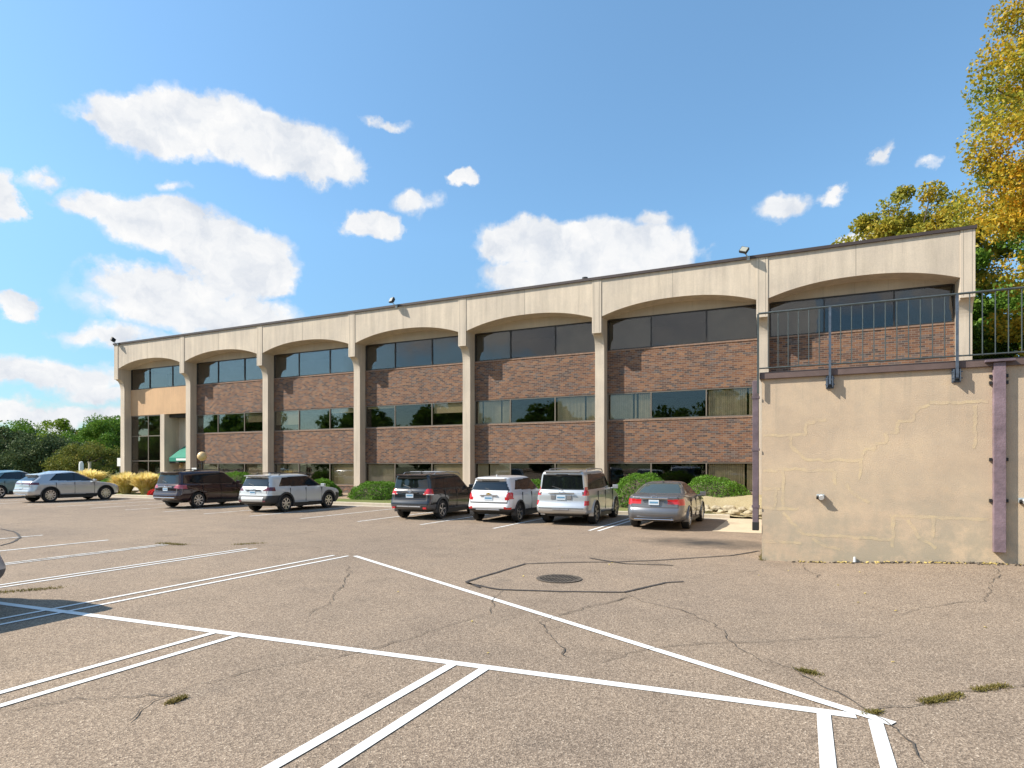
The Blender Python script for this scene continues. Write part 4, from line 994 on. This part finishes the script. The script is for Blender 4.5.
    m = MB(); m.box(px_+off-.016, px_+off-.0125, -.13, .13, pz_-.03, pz_+.025); m.build('plate_band', M['plateband'], pl)
    if 'garnish' in S:
        gx, gz, gw, gm_ = S['garnish']; m = MB(); m.box(gx+off-.02, gx+off+.03, -gw, gw, gz-.017, gz+.017); m.build('tailgate_trim', M[gm_], root, bevel=.006)
    if 'badge' in S:
        bx, bz, bm_ = S['badge']; m = MB()
        if bm_ == 'gold': m.box(bx+off-.015, bx+off+.02, -.085,.085,bz-.022,bz+.022); m.box(bx+off-.016, bx+off+.02, -.03,.03,bz-.045,bz+.045)
        else:
            n_ = 20; 
            for k in range(n_):
                a0, a1 = 2*math.pi*k/n_, 2*math.pi*(k+1)/n_
                m.tube((bx+off-.01, .085*math.cos(a0), bz+.05*math.sin(a0)), (bx+off-.01, .085*math.cos(a1), bz+.05*math.sin(a1)), .009, n=5)
        m.build('badge', M[bm_], root)
    for (bz0, bz1, by0, by1, bx, bm_, nm) in S.get('rearbits', []):
        for s_ in (-1, 1):
            m = MB(); m.box(bx+off-.006, bx+off+.05, min(s_*by0, s_*by1), max(s_*by0, s_*by1), bz0, bz1); m.build(nm, M[bm_], root, bevel=.012)
    if 'rails' in S:
        ra, rb, ry, rz, rm = S['rails']
        for s_ in (-1, 1):
            m = MB(); m.path([(ra+off, s_*ry, rz-.05), (ra+.12+off, s_*ry, rz+.025), ((ra+rb)/2+off, s_*ry, rz+.05), (rb-.12+off, s_*ry, rz+.02), (rb+off, s_*ry, rz-.07)], [.018]*5, 8); 
            m.build('roof_rail', M[rm], root, smooth=True)
        if S.get('crossbars'):
            for cxb in S['crossbars']:
                m = MB(); m.tube((cxb+off, -ry, rz+.045), (cxb+off, ry, rz+.045), .018); m.build('cross_bar', M[rm], root)
    if 'spoiler' in S:
        sx0, sz0, sw0, sd0 = S['spoiler']; m = MB()
        m.add([(sx0+off,-sw0,sz0),(sx0+off,sw0,sz0),(sx0+sd0+off,sw0*1.04,sz0+.03),(sx0+sd0+off,-sw0*1.04,sz0+.03),(sx0+.02+off,-sw0,sz0-.035),(sx0+.02+off,sw0,sz0-.035),(sx0+sd0+off,sw0*1.04,sz0-.03),(sx0+sd0+off,-sw0*1.04,sz0-.03)],
              [(0,1,2,3),(4,7,6,5),(0,4,5,1),(2,6,7,3),(1,5,6,2),(0,3,7,4)]); m.build('spoiler', S.get('spmat', S['paint']), root, bevel=.01)
    m = MB(); m.tube((S['wiper'][0]+off-.02, .0, S['wiper'][1]), (S['wiper'][0]+off+.03, .34, S['wiper'][1]+.09), .008, n=5)
    if S.get('haswiper', True): m.build('rear_wiper', M['black'], root)
    if 'antenna' in S: m = MB(); m.add([(S['antenna'][0]+off,-.02,S['antenna'][1]),(S['antenna'][0]+off,.02,S['antenna'][1]),(S['antenna'][0]+.16+off,.01,S['antenna'][1]),(S['antenna'][0]+.16+off,-.01,S['antenna'][1]),(S['antenna'][0]+.0+off,0,S['antenna'][1]+.07)],[(0,1,4),(1,2,4),(2,3,4),(3,0,4)]); m.build('antenna', S['paint'], root)
    for ex in S.get('exhaust', []):
        m = MB(); m.tube((.04+off, ex, .27), (.3+off, ex, .28), .035, n=10, caps=False); m.build('exhaust', M['chrome'], root)
    return root

def suv(L, W, H, xr, wb, Rw, belt=1.04, hood=.98, tail_lean=.3, cowlx=None, roof_front=None, roofdrop=.05, tumble=.80, bump=.62, rcr=.16, nose=.9, beltr=None, rear_top=None):
    hw = W/2; cx = cowlx or L*.735; rf = roof_front or L*.555; br = beltr or belt
    rt = rear_top or H-roofdrop
    return [((.26,.36),(L-.30,.24),hw*.86,rcr),((.09,.40),(L-.12,.29),hw*.955,rcr),((.03,.47),(L-.04,.42),hw*.985,rcr),((.0,bump*.9),(L,.58),hw*.995,rcr),((.05,bump+.04),(L-.01,.70),hw,rcr),
        ((.085,bump+.12),(L-.05,.78),hw*.998,rcr),((.10,br-.13),(L-.16,.86),hw*.99,rcr),((.12,br-.04),((L+cx)/2+.12,(hood+.86)/2+.03),hw*.965,rcr),((.14,br+.0),(cx,hood+.04),hw*.95,rcr),((.17,br+.05),(cx-.10,hood+.11),hw*.92,rcr*.9),
        ((tail_lean*.75,rt-.15),(rf+.22,H-.16),hw*tumble*1.01,rcr*.8),((tail_lean*.72,rt-.07),(rf+.03,H-.07),hw*tumble*.965,rcr*.8),((tail_lean*.82,rt-.015),(rf-.12,H-.03),hw*tumble*.88,rcr*.8),((tail_lean+.25,rt+.015),(rf-.32,H-.008),hw*tumble*.66,rcr*.8),((tail_lean+.7,H-.012),(rf-.7,H+.003),hw*tumble*.25,rcr*.5)]
PI2 = math.pi/2
YR = 19.35       # rear axle row
# grey sedan
gp = paint_mat('grey_blue_paint', (.155,.16,.175), .5)
sedan_rows = [((.22,.27),(4.6,.18),.80,.2),((.07,.34),(4.78,.26),.885,.2),((.0,.48),(4.86,.45),.915,.2),((.02,.62),(4.88,.6),.925,.2),((.07,.70),(4.82,.7),.92,.2),((.10,.90),(4.55,.80),.91,.2),
 ((.10,1.02),(3.95,.93),.88,.22),((.30,1.075),(3.45,1.0),.84,.24),((.62,1.11),(3.25,1.06),.80,.2),((1.0,1.28),(2.95,1.26),.69,.18),((1.28,1.40),(2.62,1.40),.59,.15),((1.55,1.45),(2.4,1.455),.48,.12),((1.8,1.47),(2.2,1.475),.2,.1)]
S_SED = dict(dlo=[(.95,1.10),(3.15,1.01),(2.78,1.36),(2.5,1.41),(1.5,1.40)],L=4.88,hw=.925,xr=1.08,wb=2.78,Rw=.335,rows=sedan_rows,paint=gp,rim=M['rim'],spokes=10,side=[[(1.85,1.07),(3.1,1.03),(2.75,1.34),(2.5,1.385),(1.95,1.385)],[(.98,1.10),(1.78,1.075),(1.85,1.385),(1.55,1.38)]],
 rearwin=[(0,1.12),(.70,1.12),(.56,1.40),(0,1.415)],cowl=1.03,wtop=1.4,tail=[([(.40,.82),(.95,.77),(.95,.97),(.38,.94)],.45)],hl=(.62,.78),mirror=(3.05,1.02),handles=(1.55,2.45),handle_y=.90,handle_z=.86,seams=(1.30,2.28,3.2),seam_z=(.35,1.0),
 plate=(.055,.86),garnish=(.05,.985,.42,'chrome'),badge=(.10,1.01,'chrome'),wiper=(.6,1.1),haswiper=False,exhaust=(-.55,),ptaper=.09,bulge=(.12,.22),antenna=(1.4,1.455),
 rearbits=[(.33,.36,.0,.6,-.004,'chrome','bumper_trim')], tl_x=.5, rearglass=M['carglass2'])
car('parked_car', 'metallic grey sedan with wide red tail lights, rightmost of the parked cars', 'car', (-4.22, YR+.45, 0), PI2+R(.5), S_SED, 'cars parked along the building')
# big silver SUV
sp_ = paint_mat('silver_paint', (.55,.57,.585), .55)
S_GX = dict(dlo=[(.38,1.19),(3.52,1.19),(3.0,1.70),(.58,1.70)],L=4.80,hw=.94,xr=1.12,wb=2.79,Rw=.385,tw=.26,rows=suv(4.8,1.88,1.84,1.12,2.79,.385,belt=1.12,hood=1.1,tail_lean=.26,cowlx=3.55,roof_front=2.75,tumble=.84,bump=.66,rcr=.10),paint=sp_,rim=M['darkrim'],spokes=6,
 side=[[(2.35,1.20),(3.45,1.22),(2.98,1.66),(2.38,1.68)],[(1.35,1.19),(2.25,1.20),(2.28,1.68),(1.42,1.68)],[(.42,1.22),(1.26,1.19),(1.33,1.67),(.62,1.65)]],
 rearwin=[(0,1.17),(.74,1.17),(.66,1.68),(0,1.69)],cowl=1.18,wtop=1.72,gap=(.56,.735),tail=[([(.74,1.0),(1,1.0),(1,1.28),(.77,1.28)],.38),([(.78,.68),(1,.68),(1,.84),(.78,.84)],.3)],hl=(.8,.95),mirror=(3.3,1.2),handles=(1.75,2.75),handle_y=.925,handle_z=1.02,seams=(1.32,2.3,3.35),seam_z=(.45,1.12),
 plate=(.075,.93),garnish=(.065,1.075,.45,'silverclad'),badge=(.09,1.14,'chrome'),wiper=(.14,1.2),rails=(.75,2.9,.66,1.83,'silverclad'),spoiler=(.12,1.79,.62,.3),
 rearbits=[(.50,.56,.0,.28,-.004,'silverclad','bumper_step'),(.86,1.0,.2,.36,.08,'silverclad','plate_surround')],archy=.995,cladmat=M['clad'],clad=lambda x, y: .36,tl_x=.5)
car('parked_suv', 'large silver SUV with roof rails and dark wheels, left of the grey sedan', 'suv', (-7.38, YR+.72, 0), PI2+R(2.6), S_GX, 'cars parked along the building')
# small white SUV
wp = paint_mat('white_paint', (.74,.75,.76), .05, .3)
def clad_fn(side, arch=.5, ax=(.9,3.5), low=.36):
    def f(x, y):
        return side
    return f
S_TX = dict(dlo=[(.58,1.15),(3.05,1.08),(2.52,1.50),(2.0,1.53),(1.2,1.5),(.8,1.46)],L=4.26,hw=.885,xr=.86,wb=2.555,Rw=.345,tw=.215,rows=suv(4.26,1.77,1.63,.86,2.555,.345,belt=1.06,hood=1.0,tail_lean=.36,cowlx=3.15,roof_front=2.3,tumble=.80,bump=.62,rcr=.18),paint=wp,rim=M['rim'],spokes=5,
 side=[[(1.98,1.12),(3.0,1.10),(2.5,1.45),(2.02,1.50)],[(1.15,1.14),(1.9,1.12),(1.93,1.50),(1.3,1.48)],[(.62,1.18),(1.06,1.14),(1.2,1.45),(.82,1.44)]],
 rearwin=[(0,1.13),(.72,1.13),(.58,1.44),(0,1.46)],cowl=1.1,wtop=1.52,tail=[([(.60,.80),(.72,.80),(1,.86),(1,1.06),(.70,1.06)],.34),([(.62,.48),(.82,.48),(.82,.55),(.62,.56)],.3)],hl=(.7,.9),mirror=(2.85,1.12),handles=(1.45,2.35),handle_y=.87,handle_z=.95,seams=(1.08,1.93,2.95),seam_z=(.42,1.05),
 plate=(.09,.86),garnish=(.085,.955,.33,'chrome'),badge=(.09,1.0,'gold'),wiper=(.2,1.15),spoiler=(.16,1.53,.56,.32),clad=lambda x, y: .50 if x < .5 else .43,tl_x=.45,archmat=M['clad'],arch=.1,
 rearbits=[(.44,.48,.0,.45,.006,'silverclad','skid_plate')],antenna=(.75,1.61))
car('parked_suv', 'small white SUV with grey lower bumper, between the black SUV and the large silver SUV', 'suv', (-9.95, YR+.22, 0), PI2+R(2), S_TX, 'cars parked along the building')
# black SUV
bp_ = paint_mat('black_paint', (.012,.013,.017), .3, .25)
S_FO = dict(dlo=[(.5,1.16),(3.4,1.12),(2.84,1.58),(2.1,1.60),(.72,1.56)],L=4.62,hw=.908,xr=.95,wb=2.67,Rw=.355,rows=suv(4.62,1.815,1.70,.95,2.67,.355,belt=1.08,hood=1.04,tail_lean=.28,cowlx=3.45,roof_front=2.62,tumble=.83,bump=.64,rcr=.14),paint=bp_,rim=M['rim'],spokes=5,
 side=[[(2.1,1.15),(3.35,1.14),(2.82,1.55),(2.15,1.57)],[(1.2,1.16),(2.02,1.15),(2.06,1.57),(1.3,1.56)],[(.55,1.19),(1.12,1.16),(1.2,1.55),(.75,1.53)]],
 rearwin=[(0,1.16),(.72,1.16),(.62,1.53),(0,1.55)],cowl=1.14,wtop=1.6,tail=[([(.56,.93),(1,.96),(1,1.13),(.66,1.13)],.34),([(.55,.92),(1,.92),(1,.965),(.55,.965)],.34)],tail2=M['lens'],hl=(.75,.93),mirror=(3.1,1.15),handles=(1.6,2.55),handle_y=.89,handle_z=.98,seams=(1.15,2.08,3.1),seam_z=(.42,1.08),
 plate=(.09,.89),garnish=(.08,.985,.35,'black'),badge=(.1,1.06,'chrome'),wiper=(.16,1.18),rails=(.7,2.75,.66,1.69,'silverclad'),crossbars=(1.2,2.2),spoiler=(.1,1.63,.6,.34),cladmat=simple('mid_grey_bumper', (.10,.10,.105), .5),clad=lambda x, y: (.55 if x < .6 or x > 4.0 else .40),tl_x=.5,archmat=M['clad'],arch=.11,
 rearbits=[(.46,.51,.0,.5,.0,'silverclad','skid_plate'),(.40,.47,.58,.72,.035,'taillight','rear_reflector')],antenna=(.9,1.69))
car('parked_suv', 'black SUV with roof rails and cross bars, left of the small white SUV', 'suv', (-13.1, YR+.1, 0), PI2+R(3), S_FO, 'cars parked along the building')
# white wagon with dark cladding
S_OB = dict(dlo=[(.72,1.11),(3.6,1.04),(2.97,1.48),(2.3,1.52),(.98,1.47)],L=4.86,hw=.93,xr=1.05,wb=2.745,Rw=.36,rows=suv(4.86,1.86,1.62,1.05,2.745,.36,belt=1.02,hood=.97,tail_lean=.42,cowlx=3.65,roof_front=2.72,tumble=.80,bump=.64,rcr=.18,roofdrop=.06),paint=paint_mat('pearl_white_paint', (.62,.64,.64), .15, .3),rim=M['rim'],spokes=7,
 side=[[(2.3,1.08),(3.55,1.06),(2.95,1.45),(2.35,1.49)],[(1.35,1.09),(2.22,1.08),(2.27,1.49),(1.5,1.48)],[(.78,1.13),(1.27,1.09),(1.4,1.46),(1.02,1.44)]],
 rearwin=[(0,1.10),(.74,1.10),(.60,1.45),(0,1.47)],cowl=1.08,wtop=1.52,tail=[([(.52,.92),(1,.90),(1,1.07),(.66,1.07)],.48)],tlmat=M['darklight'],hl=(.7,.88),mirror=(3.25,1.08),handles=(1.75,2.75),handle_y=.91,handle_z=.92,seams=(1.3,2.26,3.3),seam_z=(.42,1.02),
 plate=(.09,.86),garnish=(.085,.955,.4,'black'),badge=(.11,1.02,'chrome'),wiper=(.2,1.13),rails=(.9,2.9,.64,1.61,'black'),spoiler=(.17,1.55,.58,.36),clad=lambda x, y: (.72 if (x < .75 and abs(y) > .58) or x > 4.3 else (.46 if x < .6 else .37)),tl_x=.6,archmat=M['clad'],arch=.13,
 rearbits=[(.46,.53,.56,.72,.045,'darklight','rear_reflector')],antenna=(1.0,1.6))
car('parked_wagon', 'white wagon with black cladding and black roof rails, right of the maroon SUV', 'car', (-20.95, YR+.1, 0), PI2+R(3), S_OB, 'cars parked along the building')
# maroon SUV
S_HI = dict(dlo=[(.62,1.2),(1.3,1.14),(3.6,1.11),(3.02,1.59),(2.4,1.62),(.9,1.55)],L=4.87,hw=.96,xr=1.08,wb=2.79,Rw=.37,rows=suv(4.87,1.92,1.74,1.08,2.79,.37,belt=1.08,hood=1.03,tail_lean=.34,cowlx=3.65,roof_front=2.75,tumble=.80,bump=.66,rcr=.17),paint=paint_mat('dark_maroon_paint', (.028,.009,.011), .35, .22),rim=M['rim'],spokes=8,
 side=[[(2.35,1.15),(3.55,1.13),(3.0,1.56),(2.4,1.59)],[(1.38,1.16),(2.27,1.15),(2.32,1.59),(1.45,1.58)],[(.68,1.22),(1.3,1.16),(1.36,1.56),(.95,1.52)]],
 rearwin=[(0,1.15),(.74,1.15),(.62,1.55),(0,1.57)],cowl=1.14,wtop=1.62,tail=[([(.50,.96),(1,.90),(1,1.10),(.66,1.10)],.5)],tlmat=simple('pinkish_tail_light', (.42,.08,.11), .15, coat=1),hl=(.75,.93),mirror=(3.25,1.16),handles=(1.75,2.75),handle_y=.945,handle_z=.98,seams=(1.32,2.32,3.3),seam_z=(.42,1.08),
 plate=(.09,.90),garnish=(.08,1.0,.45,'chrome'),badge=(.1,1.06,'chrome'),wiper=(.18,1.2),rails=(.95,2.8,.66,1.73,'black'),spoiler=(.14,1.66,.6,.34),clad=lambda x, y: .40,cladmat=simple('maroon_grey_bumper', (.035,.03,.032), .4),tl_x=.6,
 rearbits=[(.48,.53,.0,.7,-.004,'chrome','bumper_trim')],antenna=(1.0,1.72))
car('parked_suv', 'dark maroon SUV with chrome trim, left of the white wagon', 'suv', (-26.5, YR+.15, 0), PI2+R(1.5), S_HI, 'cars parked along the building')
# silver crossover far left
S_LI = dict(dlo=[(1.0,1.17),(3.55,1.10),(2.92,1.52),(2.3,1.57),(1.4,1.53)],L=4.83,hw=.95,xr=1.02,wb=2.85,Rw=.385,rows=suv(4.83,1.9,1.68,1.02,2.85,.385,belt=1.06,hood=1.02,tail_lean=.72,cowlx=3.6,roof_front=2.5,tumble=.78,bump=.66,rcr=.24,roofdrop=.17),paint=paint_mat('silver_blue_paint', (.55,.57,.585), .55, .28),rim=M['rim'],spokes=10,
 side=[[(2.25,1.13),(3.5,1.12),(2.9,1.49),(2.3,1.54)],[(1.1,1.17),(2.18,1.13),(2.22,1.54),(1.45,1.50)]],
 rearwin=[(0,1.16),(.74,1.16),(.60,1.45),(0,1.47)],cowl=1.12,wtop=1.57,tail=[([(.0,.98),(.5,.96),(1,.94),(1,1.08),(.5,1.06),(.0,1.04)],.5)],tlmat=M['darklight'],hl=(.75,.9),mirror=(3.2,1.13),handles=(1.7,2.7),handle_y=.93,handle_z=.96,seams=(1.3,2.22,3.25),seam_z=(.42,1.06),
 plate=(.07,.72),garnish=(.085,1.0,.1,'chrome'),badge=(.09,1.1,'chrome'),wiper=(.25,1.2),spoiler=(.50,1.475,.52,.2),clad=lambda x, y: .40,tl_x=.7,archmat=M['clad'],arch=.09,rearbits=[(.38,.44,.0,.6,.01,'chrome','bumper_trim')],antenna=(1.1,1.64))
car('parked_suv', 'silver crossover with dark wheel arches, far left in front of the trees', 'suv', (-37.5, YR-.3, 0), PI2-R(1), S_LI, 'cars parked along the building')
S_TE = dict(S_LI); S_TE['paint'] = paint_mat('pale_teal_paint', (.14,.25,.27), .4, .28); S_TE['spokes'] = 6; S_TE['archmat'] = S_TE['paint']
car('parked_suv', 'pale teal SUV cut by the left edge of the picture, beyond the silver crossover', 'suv', (-44.6, YR+.6, 0), PI2, S_TE, 'cars parked along the building')
# car at the left edge: SUV body, tail towards the building, only its rear corner shows, its shadow falls on the lines
S_NE = dict(S_FO); S_NE['rearbits'] = []; S_NE.pop('spoiler'); S_NE.pop('rails'); S_NE.pop('crossbars'); S_NE['paint'] = paint_mat('silver_paint_near', (.42,.45,.5), .5, .28)
car('parked_car', 'silver blue car at the left edge throwing its shadow on the parking lines', 'car', (-10.86, 3.80, 0), -PI2, S_NE)
